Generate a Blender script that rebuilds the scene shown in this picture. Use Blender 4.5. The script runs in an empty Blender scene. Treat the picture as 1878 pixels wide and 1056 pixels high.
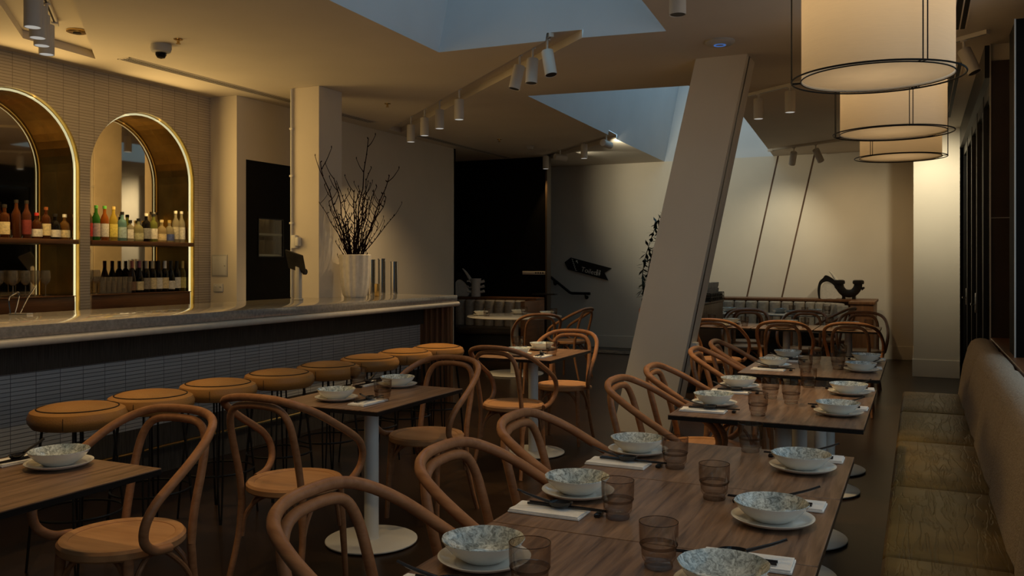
import bpy, bmesh, math, random
from mathutils import Vector, Matrix, Euler
from mathutils.geometry import tessellate_polygon
S = bpy.context.scene
COL = S.collection
PI = math.pi
R = math.radians
rng = random.Random(7)

# ------------------------------------------------------------------ camera, world, exposure, large lights
CAM_H = 1.43
cd = bpy.data.cameras.new('camera')
cam = bpy.data.objects.new('camera', cd)
COL.objects.link(cam)
cam.location = (0, 0, CAM_H)
cam.rotation_euler = (PI / 2, 0, math.atan(746 / 1600))
cd.sensor_fit = 'HORIZONTAL'
cd.sensor_width = 36.0
cd.lens = 36.0 * 1600 / 1878
cd.shift_y = -46 / 1878
cd.clip_end = 100
S.camera = cam

S.view_settings.view_transform = 'Standard'
S.view_settings.look = 'None'
S.view_settings.exposure = 0.0
S.view_settings.gamma = 1.0
S.view_settings.use_curve_mapping = False
S.cycles.use_denoising = True
S.cycles.max_bounces = 8
S.cycles.diffuse_bounces = 4
S.cycles.glossy_bounces = 4
S.cycles.transmission_bounces = 6
S.cycles.transparent_max_bounces = 24
S.cycles.sample_clamp_indirect = 3.0
S.cycles.caustics_reflective = False
S.cycles.caustics_refractive = False

w = bpy.data.worlds.new('dusk_sky')
S.world = w
w.use_nodes = True
bg = w.node_tree.nodes['Background']
bg.inputs[0].default_value = (0.40, 0.64, 0.80, 1)
bg.inputs[1].default_value = 0.95

WARM = (1.0, 0.65, 0.235)
WARM2 = (1.0, 0.69, 0.33)
SOFT = (1.0, 0.91, 0.66)

def area(name, loc, rot, sx, sy, power, color=WARM):
    l = bpy.data.lights.new(name, 'AREA')
    l.shape = 'RECTANGLE'
    l.size, l.size_y, l.energy, l.color = sx, sy, power, color
    o = bpy.data.objects.new(name, l)
    COL.objects.link(o)
    o.location = loc
    o.rotation_euler = rot
    o.visible_camera = False
    o.visible_glossy = False
    return o

# unseen area lamp added inside the tall windows to boost the street daylight
DAY = (0.72, 0.87, 1.0)
area('window_fill', (0.94, 2.4, 1.9), (0, R(90), 0), 1.9, 7.0, 32, DAY)

def point(name, loc, power, color=WARM, r=0.05, parent=None):
    l = bpy.data.lights.new(name, 'POINT')
    l.energy, l.color, l.shadow_soft_size = power, color, r
    o = bpy.data.objects.new(name, l)
    COL.objects.link(o)
    o.location = loc
    o.visible_camera = False
    o.visible_glossy = False
    if parent: o.parent = parent
    return o

# unseen fill lamps added over the bar aisle and to boost the arch strips
area('bar_aisle_fill', (-5.75, 4.0, 3.05), (0, 0, 0), 0.2, 3.0, 8)
for yc in (4.6, 5.9):
    area('arch_front_fill', (-6.40, yc, 2.3), (0, R(-90), 0), 1.4, 0.9, 15.5)
    area('arch_side_fill', (-6.55, yc - .58, 1.75), (R(-90), 0, 0), 0.03, 1.3, 5.0)
    area('arch_side_fill', (-6.55, yc + .58, 1.75), (R(90), 0, 0), 0.03, 1.3, 5.0)
    area('bottle_fill', (-6.45, yc, 2.0), (0, R(65), 0), 0.04, 1.0, 2.2)  # added lamp without a fixture, brightens the bottles
    area('arch_top_fill', (-6.55, yc, 2.78), (0, 0, 0), 0.03, 0.6, 3.0)

# ------------------------------------------------------------------ materials
def mat(name, col, rough=0.5, metal=0.0, var=0.0, vscale=8.0, bump=0.0, bscale=60.0, spec=0.5, emis=None, estr=1.0, coat=0.0, stretch=None):
    m = bpy.data.materials.new(name)
    m.use_nodes = True
    nt = m.node_tree
    b = nt.nodes['Principled BSDF']
    b.inputs['Base Color'].default_value = (*col, 1)
    b.inputs['Roughness'].default_value = rough
    b.inputs['Metallic'].default_value = metal
    b.inputs['Specular IOR Level'].default_value = spec
    b.inputs['Coat Weight'].default_value = coat
    if emis:
        b.inputs['Emission Color'].default_value = (*emis, 1)
        b.inputs['Emission Strength'].default_value = estr
    tc = nt.nodes.new('ShaderNodeTexCoord')
    vec = tc.outputs['Object']
    if stretch:
        mp = nt.nodes.new('ShaderNodeMapping')
        mp.inputs['Scale'].default_value = stretch
        nt.links.new(vec, mp.inputs['Vector'])
        vec = mp.outputs['Vector']
    n = nt.nodes.new('ShaderNodeTexNoise')
    n.inputs['Scale'].default_value = vscale
    n.inputs['Detail'].default_value = 4
    nt.links.new(vec, n.inputs['Vector'])
    if var > 0:
        r = nt.nodes.new('ShaderNodeValToRGB')
        r.color_ramp.elements[0].position = 0.3
        r.color_ramp.elements[1].position = 0.7
        r.color_ramp.elements[0].color = (*[c * (1 - var) for c in col], 1)
        r.color_ramp.elements[1].color = (*[min(1, c * (1 + var)) for c in col], 1)
        nt.links.new(n.outputs['Fac'], r.inputs['Fac'])
        nt.links.new(r.outputs['Color'], b.inputs['Base Color'])
    if bump > 0:
        n2 = nt.nodes.new('ShaderNodeTexNoise')
        n2.inputs['Scale'].default_value = bscale
        n2.inputs['Detail'].default_value = 3
        nt.links.new(vec, n2.inputs['Vector'])
        bp = nt.nodes.new('ShaderNodeBump')
        bp.inputs['Strength'].default_value = bump
        bp.inputs['Distance'].default_value = 0.01
        nt.links.new(n2.outputs['Fac'], bp.inputs['Height'])
        nt.links.new(bp.outputs['Normal'], b.inputs['Normal'])
    return m

def wood(name, c1, c2, axis='y', rough=0.4, scale=1.0, bump=0.05):
    st = {'x': (0.9, 14, 14), 'y': (14, 0.9, 14), 'z': (14, 14, 0.9)}[axis]
    m = bpy.data.materials.new(name)
    m.use_nodes = True
    nt = m.node_tree
    b = nt.nodes['Principled BSDF']
    b.inputs['Roughness'].default_value = rough
    tc = nt.nodes.new('ShaderNodeTexCoord')
    mp = nt.nodes.new('ShaderNodeMapping')
    mp.inputs['Scale'].default_value = [s * scale for s in st]
    nt.links.new(tc.outputs['Object'], mp.inputs['Vector'])
    n = nt.nodes.new('ShaderNodeTexNoise')
    n.inputs['Scale'].default_value = 2.2
    n.inputs['Detail'].default_value = 8
    n.inputs['Roughness'].default_value = 0.65
    n.inputs['Distortion'].default_value = 0.4
    nt.links.new(mp.outputs['Vector'], n.inputs['Vector'])
    r = nt.nodes.new('ShaderNodeValToRGB')
    r.color_ramp.elements[0].position = 0.32
    r.color_ramp.elements[1].position = 0.68
    r.color_ramp.elements[0].color = (*c1, 1)
    r.color_ramp.elements[1].color = (*c2, 1)
    nt.links.new(n.outputs['Fac'], r.inputs['Fac'])
    nt.links.new(r.outputs['Color'], b.inputs['Base Color'])
    bp = nt.nodes.new('ShaderNodeBump')
    bp.inputs['Strength'].default_value = bump
    bp.inputs['Distance'].default_value = 0.005
    nt.links.new(n.outputs['Fac'], bp.inputs['Height'])
    nt.links.new(bp.outputs['Normal'], b.inputs['Normal'])
    return m

def tile(name, c1, c2, grout, axes, bw, rh, rough=0.3, off=(0, 0)):
    """stack-bonded finger tiles; axes picks which object axes run along and up the wall"""
    m = bpy.data.materials.new(name)
    m.use_nodes = True
    nt = m.node_tree
    b = nt.nodes['Principled BSDF']
    b.inputs['Roughness'].default_value = rough
    tc = nt.nodes.new('ShaderNodeTexCoord')
    sp = nt.nodes.new('ShaderNodeSeparateXYZ')
    cb = nt.nodes.new('ShaderNodeCombineXYZ')
    nt.links.new(tc.outputs['Object'], sp.inputs[0])
    for i, a in enumerate(axes):
        ad = nt.nodes.new('ShaderNodeMath')
        ad.operation = 'ADD'
        ad.inputs[1].default_value = off[i]
        nt.links.new(sp.outputs['XYZ'.index(a.upper())], ad.inputs[0])
        nt.links.new(ad.outputs[0], cb.inputs[i])
    br = nt.nodes.new('ShaderNodeTexBrick')
    br.offset = 0.0
    br.squash = 1.0
    br.inputs['Scale'].default_value = 1.0
    br.inputs['Brick Width'].default_value = bw
    br.inputs['Row Height'].default_value = rh
    br.inputs['Mortar Size'].default_value = 0.0022
    br.inputs['Mortar Smooth'].default_value = 0.2
    br.inputs['Color1'].default_value = (*c1, 1)
    br.inputs['Color2'].default_value = (*c2, 1)
    br.inputs['Mortar'].default_value = (*grout, 1)
    nt.links.new(cb.outputs[0], br.inputs['Vector'])
    nt.links.new(br.outputs['Color'], b.inputs['Base Color'])
    bp = nt.nodes.new('ShaderNodeBump')
    bp.invert = True
    bp.inputs['Strength'].default_value = 0.5
    bp.inputs['Distance'].default_value = 0.004
    nt.links.new(br.outputs['Fac'], bp.inputs['Height'])
    nt.links.new(bp.outputs['Normal'], b.inputs['Normal'])
    return m

def glassy(name, tint, gloss=(1, 1, 1), edge=3.5, rough=0.02, diffuse=None, dfac=0.0):
    """thin tinted glass: tinted transparency under a Fresnel reflection"""
    m = bpy.data.materials.new(name)
    m.use_nodes = True
    nt = m.node_tree
    nt.nodes.remove(nt.nodes['Principled BSDF'])
    out = nt.nodes['Material Output']
    t = nt.nodes.new('ShaderNodeBsdfTransparent')
    g = nt.nodes.new('ShaderNodeBsdfGlossy')
    f = nt.nodes.new('ShaderNodeLayerWeight')
    f.inputs['Blend'].default_value = 0.22
    pw = nt.nodes.new('ShaderNodeMath')
    pw.operation = 'MULTIPLY_ADD'
    pw.inputs[1].default_value = 0.22
    pw.inputs[2].default_value = 0.025
    mx = nt.nodes.new('ShaderNodeMixShader')
    tc = nt.nodes.new('ShaderNodeTexCoord')
    n = nt.nodes.new('ShaderNodeTexNoise')
    n.inputs['Scale'].default_value = 20
    r = nt.nodes.new('ShaderNodeValToRGB')
    r.color_ramp.elements[0].color = (*[c * 0.94 for c in tint], 1)
    r.color_ramp.elements[1].color = (*tint, 1)
    nt.links.new(tc.outputs['Object'], n.inputs['Vector'])
    nt.links.new(n.outputs['Fac'], r.inputs['Fac'])
    lw = nt.nodes.new('ShaderNodeLayerWeight')
    lw.inputs['Blend'].default_value = 0.35
    dk = nt.nodes.new('ShaderNodeMix')
    dk.data_type = 'RGBA'
    nt.links.new(lw.outputs['Facing'], dk.inputs['Factor'])
    nt.links.new(r.outputs['Color'], dk.inputs['A'])
    dk.inputs['B'].default_value = (*[c ** edge for c in tint], 1)
    nt.links.new(dk.outputs['Result'], t.inputs['Color'])
    g.inputs['Color'].default_value = (*gloss, 1)
    g.inputs['Roughness'].default_value = rough
    nt.links.new(f.outputs['Facing'], pw.inputs[0])
    nt.links.new(pw.outputs[0], mx.inputs[0])
    base = t
    if diffuse:
        d = nt.nodes.new('ShaderNodeBsdfTranslucent')
        d.inputs['Color'].default_value = (*diffuse, 1)
        d2 = nt.nodes.new('ShaderNodeBsdfDiffuse')
        d2.inputs['Color'].default_value = (*diffuse, 1)
        m0 = nt.nodes.new('ShaderNodeMixShader')
        m0.inputs[0].default_value = 0.5
        nt.links.new(d.outputs[0], m0.inputs[1])
        nt.links.new(d2.outputs[0], m0.inputs[2])
        m2 = nt.nodes.new('ShaderNodeMixShader')
        m2.inputs[0].default_value = dfac
        nt.links.new(t.outputs[0], m2.inputs[1])
        nt.links.new(m0.outputs[0], m2.inputs[2])
        base = m2
    nt.links.new(base.outputs[0], mx.inputs[1])
    nt.links.new(g.outputs[0], mx.inputs[2])
    nt.links.new(mx.outputs[0], out.inputs['Surface'])
    return m

def emit(name, col, strength):
    m = bpy.data.materials.new(name)
    m.use_nodes = True
    nt = m.node_tree
    b = nt.nodes['Principled BSDF']
    b.inputs['Base Color'].default_value = (0.05, 0.05, 0.05, 1)
    b.inputs['Emission Color'].default_value = (*col, 1)
    b.inputs['Emission Strength'].default_value = strength
    return m

def fabric_shade(name, col, tr=0.6):
    m = bpy.data.materials.new(name)
    m.use_nodes = True
    nt = m.node_tree
    nt.nodes.remove(nt.nodes['Principled BSDF'])
    out = nt.nodes['Material Output']
    tc = nt.nodes.new('ShaderNodeTexCoord')
    mp = nt.nodes.new('ShaderNodeMapping')
    mp.inputs['Scale'].default_value = (4, 4, 90)
    n = nt.nodes.new('ShaderNodeTexNoise')
    n.inputs['Scale'].default_value = 3
    r = nt.nodes.new('ShaderNodeValToRGB')
    r.color_ramp.elements[0].color = (*[c * 0.9 for c in col], 1)
    r.color_ramp.elements[1].color = (*col, 1)
    nt.links.new(tc.outputs['Object'], mp.inputs[0])
    nt.links.new(mp.outputs[0], n.inputs['Vector'])
    nt.links.new(n.outputs['Fac'], r.inputs[0])
    a = nt.nodes.new('ShaderNodeBsdfDiffuse')
    t = nt.nodes.new('ShaderNodeBsdfTranslucent')
    nt.links.new(r.outputs[0], a.inputs[0])
    nt.links.new(r.outputs[0], t.inputs[0])
    mx = nt.nodes.new('ShaderNodeMixShader')
    mx.inputs[0].default_value = tr
    nt.links.new(a.outputs[0], mx.inputs[1])
    nt.links.new(t.outputs[0], mx.inputs[2])
    nt.links.new(mx.outputs[0], out.inputs[0])
    return m

def glaze(name):
    m = mat(name, (0.45, 0.5, 0.52), 0.12, coat=0.5)
    nt = m.node_tree
    b = nt.nodes['Principled BSDF']
    tc = nt.nodes.new('ShaderNodeTexCoord')
    n = nt.nodes.new('ShaderNodeTexNoise')
    n.inputs['Scale'].default_value = 70
    n.inputs['Detail'].default_value = 6
    n.inputs['Roughness'].default_value = 0.75
    n.inputs['Distortion'].default_value = 1.2
    n2 = nt.nodes.new('ShaderNodeTexNoise')
    n2.inputs['Scale'].default_value = 18
    n2.inputs['Detail'].default_value = 3
    r = nt.nodes.new('ShaderNodeValToRGB')
    r.color_ramp.elements[0].position = 0.36
    r.color_ramp.elements[0].color = (0.14, 0.15, 0.145, 1)
    r.color_ramp.elements[1].position = 0.6
    r.color_ramp.elements[1].color = (0.66, 0.70, 0.70, 1)
    r2 = nt.nodes.new('ShaderNodeValToRGB')
    r2.color_ramp.elements[0].position = 0.38
    r2.color_ramp.elements[0].color = (0.52, 0.58, 0.60, 1)
    r2.color_ramp.elements[1].position = 0.62
    r2.color_ramp.elements[1].color = (0.95, 0.93, 0.86, 1)
    mx = nt.nodes.new('ShaderNodeMix')
    mx.data_type = 'RGBA'
    mx.blend_type = 'MULTIPLY'
    mx.inputs['Factor'].default_value = 1
    nt.links.new(tc.outputs['Object'], n.inputs['Vector'])
    nt.links.new(tc.outputs['Object'], n2.inputs['Vector'])
    nt.links.new(n.outputs['Fac'], r.inputs[0])
    nt.links.new(n2.outputs['Fac'], r2.inputs[0])
    nt.links.new(r.outputs[0], mx.inputs['A'])
    nt.links.new(r2.outputs[0], mx.inputs['B'])
    nt.links.new(mx.outputs['Result'], b.inputs['Base Color'])
    return m

def parquet(name):
    m = mat(name, (0.03, 0.018, 0.01), 0.28)
    nt = m.node_tree
    b = nt.nodes['Principled BSDF']
    tc = nt.nodes.new('ShaderNodeTexCoord')
    mp = nt.nodes.new('ShaderNodeMapping')
    mp.inputs['Rotation'].default_value = (0, 0, R(45))
    br = nt.nodes.new('ShaderNodeTexBrick')
    br.offset = 0.5
    br.inputs['Scale'].default_value = 1.0
    br.inputs['Brick Width'].default_value = 0.6
    br.inputs['Row Height'].default_value = 0.12
    br.inputs['Mortar Size'].default_value = 0.0015
    br.inputs['Color1'].default_value = (0.026, 0.0145, 0.0075, 1)
    br.inputs['Color2'].default_value = (0.017, 0.009, 0.005, 1)
    br.inputs['Mortar'].default_value = (0.008, 0.005, 0.003, 1)
    nt.links.new(tc.outputs['Object'], mp.inputs[0])
    nt.links.new(mp.outputs[0], br.inputs['Vector'])
    nt.links.new(br.outputs['Color'], b.inputs['Base Color'])
    return m

def leather(name, col, rough=0.4):
    """creased hide: soft long wrinkles across the seat plus fine grain"""
    m = mat(name, col, rough, var=0.3, vscale=7, spec=0.28)
    nt = m.node_tree
    b = nt.nodes['Principled BSDF']
    tc = nt.nodes.new('ShaderNodeTexCoord')
    mp = nt.nodes.new('ShaderNodeMapping')
    mp.inputs['Scale'].default_value = (24, 3.2, 4)
    n = nt.nodes.new('ShaderNodeTexNoise')
    n.inputs['Scale'].default_value = 1.0
    n.inputs['Detail'].default_value = 3
    n.inputs['Distortion'].default_value = 0.35
    mt = nt.nodes.new('ShaderNodeMath')
    mt.operation = 'SUBTRACT'
    mt.inputs[1].default_value = 0.5
    ab = nt.nodes.new('ShaderNodeMath')
    ab.operation = 'ABSOLUTE'
    rp = nt.nodes.new('ShaderNodeValToRGB')
    rp.color_ramp.elements[0].position = 0.0
    rp.color_ramp.elements[0].color = (0.5, 0.5, 0.5, 1)
    rp.color_ramp.elements[1].position = 0.05
    rp.color_ramp.elements[1].color = (1, 1, 1, 1)
    bp = nt.nodes.new('ShaderNodeBump')
    bp.inputs['Strength'].default_value = 0.55
    bp.inputs['Distance'].default_value = 0.006
    nt.links.new(tc.outputs['Object'], mp.inputs[0])
    nt.links.new(mp.outputs[0], n.inputs['Vector'])
    nt.links.new(n.outputs['Fac'], mt.inputs[0])
    nt.links.new(mt.outputs[0], ab.inputs[0])
    nt.links.new(ab.outputs[0], rp.inputs[0])
    nt.links.new(rp.outputs[0], bp.inputs['Height'])
    nt.links.new(bp.outputs['Normal'], b.inputs['Normal'])
    return m

M = {}
M['plaster'] = mat('white_plaster', (0.66, 0.587, 0.478), 0.85, var=0.03, vscale=2, bump=0.03)
M['ceiling'] = mat('ceiling_paint', (0.60, 0.54, 0.46), 0.8, var=0.03, vscale=2, bump=0.02)
M['white_metal'] = mat('off_white_powder_coat', (0.62, 0.60, 0.55), 0.45, var=0.03)
M['light_body'] = mat('white_lamp_body', (0.62, 0.58, 0.52), 0.5, var=0.02)
M['black'] = mat('black_steel', (0.008, 0.008, 0.008), 0.4, var=0.2)
M['black_paint'] = mat('black_wall_paint', (0.004, 0.0035, 0.003), 0.7, var=0.2, spec=0.2)
M['bent'] = wood('bent_beech', (0.20, 0.088, 0.038), (0.31, 0.148, 0.068), 'y', 0.38, 1.2, 0.02)
M['seatwood'] = wood('seat_plywood', (0.30, 0.145, 0.062), (0.42, 0.22, 0.10), 'x', 0.42, 0.8, 0.02)
M['walnut'] = wood('walnut_top', (0.062, 0.033, 0.019), (0.27, 0.158, 0.092), 'y', 0.34, 1.5, 0.05)
M['walnut_dark'] = wood('walnut_upright', (0.065, 0.037, 0.023), (0.17, 0.10, 0.062), 'z', 0.45)
M['redwood'] = wood('red_brown_timber', (0.10, 0.040, 0.016), (0.20, 0.085, 0.034), 'y', 0.4)
M['redwood_z'] = wood('red_brown_upright', (0.14, 0.058, 0.024), (0.27, 0.118, 0.048), 'z', 0.4)
M['floor'] = parquet('dark_parquet')
M['tile_back'] = tile('warm_grey_finger_tiles', (0.50, 0.43, 0.34), (0.45, 0.385, 0.30), (0.20, 0.155, 0.115), 'yz', 0.151, 0.0247, 0.35, (0.095, 0.0))
M['tile_bar'] = tile('pale_grey_finger_tiles', (0.50, 0.50, 0.485), (0.43, 0.43, 0.42), (0.13, 0.13, 0.13), 'yz', 0.1595, 0.0247, 0.3, (0.058, 0.0))
M['terrazzo'] = mat('grey_terrazzo', (0.25, 0.225, 0.195), 0.10, var=0.22, vscale=55, spec=0.6, coat=0.3)
M['cream_stone'] = mat('cream_stone', (0.52, 0.46, 0.37), 0.3, var=0.08, vscale=20)
M['ribbed'] = mat('dark_ribbed_panel', (0.060, 0.048, 0.037), 0.6, var=0.5, vscale=6, stretch=(8, 30, 1), bump=0.3, bscale=10)
M['brass'] = mat('brass', (0.72, 0.50, 0.20), 0.22, 1.0, var=0.1)
M['gold'] = mat('gold_lining', (0.72, 0.46, 0.12), 0.30, 1.0, var=0.2, vscale=5)
M['mirror'] = mat('aged_mirror', (0.72, 0.64, 0.52), 0.03, 1.0, var=0.12, vscale=3)
M['chrome'] = mat('chrome', (0.75, 0.76, 0.78), 0.07, 1.0, var=0.02)
M['led'] = emit('warm_led', (1.0, 0.90, 0.50), 0.62)
M['lens'] = emit('lit_lens', (1.0, 0.97, 0.88), 0.37)
M['leather_tan'] = mat('tan_leather', (0.30, 0.142, 0.040), 0.38, var=0.15, vscale=6, bump=0.15, bscale=120)
M['leather_olive'] = leather('olive_brown_leather', (0.135, 0.086, 0.026), 0.42)
M['leather_dark'] = mat('dark_leather', (0.02, 0.014, 0.009), 0.4, var=0.3)
M['boucle'] = mat('oatmeal_boucle', (0.38, 0.30, 0.215), 0.95, var=0.22, vscale=90, bump=0.7, bscale=150)
M['velvet'] = mat('greige_velvet', (0.40, 0.34, 0.265), 0.9, var=0.15, vscale=30, bump=0.2, bscale=120)
M['china'] = mat('white_china', (0.66, 0.64, 0.58), 0.16, var=0.03, coat=0.4)
M['glaze'] = glaze('speckled_glaze')
M['smoke'] = glassy('smoky_glass', (0.952, 0.936, 0.922), edge=9)
M['clear'] = glassy('clear_glass', (0.93, 0.90, 0.84), diffuse=(0.85, 0.76, 0.58), dfac=0.2)
M['napkin'] = mat('napkin_linen', (0.68, 0.66, 0.62), 0.9, var=0.05, vscale=60, bump=0.15, bscale=200)
M['lacquer'] = mat('black_lacquer', (0.012, 0.011, 0.012), 0.15, var=0.2)
M['shade'] = fabric_shade('linen_shade', (0.80, 0.70, 0.54), 0.55)
M['diffuser'] = fabric_shade('lamp_diffuser', (0.62, 0.57, 0.48), 0.6)
M['twig'] = mat('dark_twig', (0.016, 0.008, 0.007), 0.9, spec=0.08, var=0.4, vscale=30)
M['ceramic_rough'] = mat('rough_white_ceramic', (0.72, 0.66, 0.56), 0.75, var=0.08, vscale=25, bump=0.3, bscale=70)
M['grey'] = mat('grey_plastic', (0.45, 0.43, 0.40), 0.5, var=0.03)
M['dark'] = mat('dark_plastic', (0.02, 0.019, 0.018), 0.4, var=0.2)
M['tinted'] = mat('dark_window_glass', (0.006, 0.006, 0.006), 0.05, var=0.1)
M['bronze'] = mat('dark_bronze_panel', (0.055, 0.034, 0.018), 0.35, var=0.15, vscale=4)
M['terracotta'] = mat('terracotta', (0.33, 0.10, 0.035), 0.7, var=0.15)
M['leaf'] = mat('dark_leaf', (0.012, 0.018, 0.008), 0.5, var=0.4, vscale=20)
M['paving'] = mat('outdoor_paving', (0.12, 0.12, 0.12), 0.8, var=0.2, vscale=3, bump=0.1)
M['mat'] = tile('patterned_mat', (0.16, 0.13, 0.10), (0.02, 0.016, 0.012), (0.015, 0.012, 0.01), 'xy', 0.07, 0.07, 0.9)
M['basket'] = mat('dark_wire', (0.02, 0.015, 0.01), 0.6, var=0.3)
M['ceramic_black'] = mat('black_ceramic', (0.012, 0.010, 0.009), 0.5, var=0.2)
M['sign_white'] = mat('sign_lettering', (0.85, 0.78, 0.66), 0.7, var=0.03)
M['blue_led'] = emit('blue_indicator', (0.10, 0.30, 0.9), 0.35)
M['paper'] = mat('label_paper', (0.75, 0.68, 0.52), 0.7, var=0.06, vscale=40)
M['window_glass'] = glassy('window_glass', (0.86, 0.88, 0.88))

# ------------------------------------------------------------------ mesh helpers
def cr(pts, k=6, closed=False):
    """Catmull-Rom through the points"""
    P = [Vector(p) for p in pts]
    n = len(P)
    out = []
    segs = n if closed else n - 1
    for i in range(segs):
        if closed:
            a, b, c, d = P[(i - 1) % n], P[i], P[(i + 1) % n], P[(i + 2) % n]
        else:
            b, c = P[i], P[i + 1]
            a = P[i - 1] if i > 0 else b * 2 - c
            d = P[i + 2] if i + 2 < n else c * 2 - b
        for j in range(k):
            t = j / k
            out.append(0.5 * ((2 * b) + (c - a) * t + (2 * a - 5 * b + 4 * c - d) * t * t + (3 * b - a - 3 * c + d) * t ** 3))
    if not closed: out.append(P[-1])
    return out

class MB:
    def __init__(self):
        self.bm = bmesh.new()
    def box(self, x0, x1, y0, y1, z0, z1, bev=0.0, seg=2, mtx=None):
        vs = [self.bm.verts.new((x, y, z)) for x in (x0, x1) for y in (y0, y1) for z in (z0, z1)]
        fs = [self.bm.faces.new([vs[i] for i in q]) for q in ((0, 1, 3, 2), (4, 6, 7, 5), (0, 4, 5, 1), (2, 3, 7, 6), (0, 2, 6, 4), (1, 5, 7, 3))]
        if bev > 0:
            es = list({e for f in fs for e in f.edges})
            r = bmesh.ops.bevel(self.bm, geom=es, offset=bev, segments=seg, affect='EDGES', profile=0.5)
            vs = list({v for f in r['faces'] for v in f.verts} | {v for v in vs if v.is_valid})
        if mtx is not None:
            bmesh.ops.transform(self.bm, matrix=mtx, verts=[v for v in vs if v.is_valid])
        return self
    def tube(self, pts, r, n=10, closed=False, cap=True, flat=1.0):
        P = [Vector(p) for p in pts]
        m = len(P)
        rr = r if isinstance(r, (list, tuple)) else [r] * m
        if len(rr) != m:
            rr = [rr[0] + (rr[-1] - rr[0]) * i / (m - 1) for i in range(m)]
        T = []
        for i in range(m):
            if closed: t = P[(i + 1) % m] - P[(i - 1) % m]
            else: t = P[min(i + 1, m - 1)] - P[max(i - 1, 0)]
            T.append(t.normalized())
        up = Vector((0, 0, 1)) if abs(T[0].z) < 0.9 else Vector((1, 0, 0))
        u = (up - T[0] * up.dot(T[0])).normalized()
        rings = []
        for i in range(m):
            u = u - T[i] * u.dot(T[i])
            if u.length < 1e-6:
                u = T[i].orthogonal()
            u.normalize()
            v = T[i].cross(u)
            rings.append([self.bm.verts.new(P[i] + (u * math.cos(2 * PI * k / n) * flat + v * math.sin(2 * PI * k / n)) * rr[i]) for k in range(n)])
        for i in range(m if closed else m - 1):
            a, b = rings[i], rings[(i + 1) % m]
            for k in range(n):
                self.bm.faces.new((a[k], a[(k + 1) % n], b[(k + 1) % n], b[k]))
        if cap and not closed:
            self.bm.faces.new(rings[0][::-1])
            self.bm.faces.new(rings[-1])
        return self
    def lathe(self, prof, n=32, c=(0, 0, 0), wob=None, mtx=None):
        rings = []
        new = []
        for (r, z) in prof:
            if r < 1e-6:
                v = self.bm.verts.new((c[0], c[1], c[2] + z))
                rings.append([v]); new.append(v)
            else:
                ring = []
                for k in range(n):
                    a = 2 * PI * k / n
                    f = wob(a, r, z) if wob else 1.0
                    ring.append(self.bm.verts.new((c[0] + r * f * math.cos(a), c[1] + r * f * math.sin(a), c[2] + z)))
                rings.append(ring); new += ring
        for a, b in zip(rings, rings[1:]):
            if len(a) == 1 and len(b) == 1: continue
            for k in range(n):
                k2 = (k + 1) % n
                if len(a) == 1: self.bm.faces.new((a[0], b[k2], b[k]))
                elif len(b) == 1: self.bm.faces.new((a[k], a[k2], b[0]))
                else: self.bm.faces.new((a[k], a[k2], b[k2], b[k]))
        if mtx is not None:
            bmesh.ops.transform(self.bm, matrix=mtx, verts=new)
        return self
    def prism(self, poly, z0, z1, mtx=None):
        lo = [self.bm.verts.new((x, y, z0)) for x, y in poly]
        hi = [self.bm.verts.new((x, y, z1)) for x, y in poly]
        n = len(poly)
        self.bm.faces.new(lo[::-1]); self.bm.faces.new(hi)
        for k in range(n):
            self.bm.faces.new((lo[k], lo[(k + 1) % n], hi[(k + 1) % n], hi[k]))
        if mtx is not None:
            bmesh.ops.transform(self.bm, matrix=mtx, verts=lo + hi)
        return self
    def quad(self, *ps):
        self.bm.faces.new([self.bm.verts.new(p) for p in ps])
        return self
    def holed(self, outer, holes, f):
        """flat polygon with holes; f maps 2D to 3D"""
        loops = [outer] + holes
        flat = [p for l in loops for p in l]
        vs = [self.bm.verts.new(f(*p)) for p in flat]
        for t in tessellate_polygon([[Vector((p[0], p[1], 0)) for p in l] for l in loops]):
            try: self.bm.faces.new([vs[i] for i in t])
            except ValueError: pass
        return self
    def xf(self, mtx):
        bmesh.ops.transform(self.bm, matrix=mtx, verts=self.bm.verts)
        return self
    def build(self, name, m, parent=None, smooth=True, ang=38, recalc=True):
        if recalc: bmesh.ops.recalc_face_normals(self.bm, faces=self.bm.faces)
        me = bpy.data.meshes.new(name)
        self.bm.to_mesh(me)
        self.bm.free()
        me.materials.append(m)
        if smooth:
            me.polygons.foreach_set('use_smooth', [True] * len(me.polygons))
            try: me.set_sharp_from_angle(angle=R(ang))
            except Exception: pass
        o = bpy.data.objects.new(name, me)
        COL.objects.link(o)
        if parent: o.parent = parent
        return o

def tag(o, label, cat, group=None):
    o['label'] = label
    o['category'] = cat
    if group: o['group'] = group
    return o

def thing(name, label, cat, loc=(0, 0, 0), rz=0.0, group=None):
    o = bpy.data.objects.new(name, None)
    o.empty_display_size = 0.1
    COL.objects.link(o)
    o.location = loc
    o.rotation_euler = (0, 0, rz)
    return tag(o, label, cat, group)

def struct(name, mb, m, label=None, smooth=False, recalc=True):
    o = mb.build(name, m, None, smooth, recalc=recalc)
    o['kind'] = 'structure'
    if label: o['label'] = label
    o['category'] = name.split('_')[0]
    return o

def copy_tree(o, parent=None):
    c = o.copy()
    COL.objects.link(c)
    if parent is not None: c.parent = parent
    for ch in list(o.children):
        copy_tree(ch, c)
    return c

PROTO = {}
def inst(key, maker, label, loc, rot=(0, 0, 0), group=None):
    """first call builds the thing, later calls copy it with all its parts"""
    if key not in PROTO:
        o = PROTO[key] = maker()
    else:
        o = copy_tree(PROTO[key])
    o['label'] = label
    if group: o['group'] = group
    o.location = loc
    o.rotation_euler = rot
    return o

# ------------------------------------------------------------------ room shell
CZ = 3.1
WY = 14.1                                    # far wall
BX = -6.5                                    # tiled wall behind the bar
SX = -6.16                                   # plain wall beyond it

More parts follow.
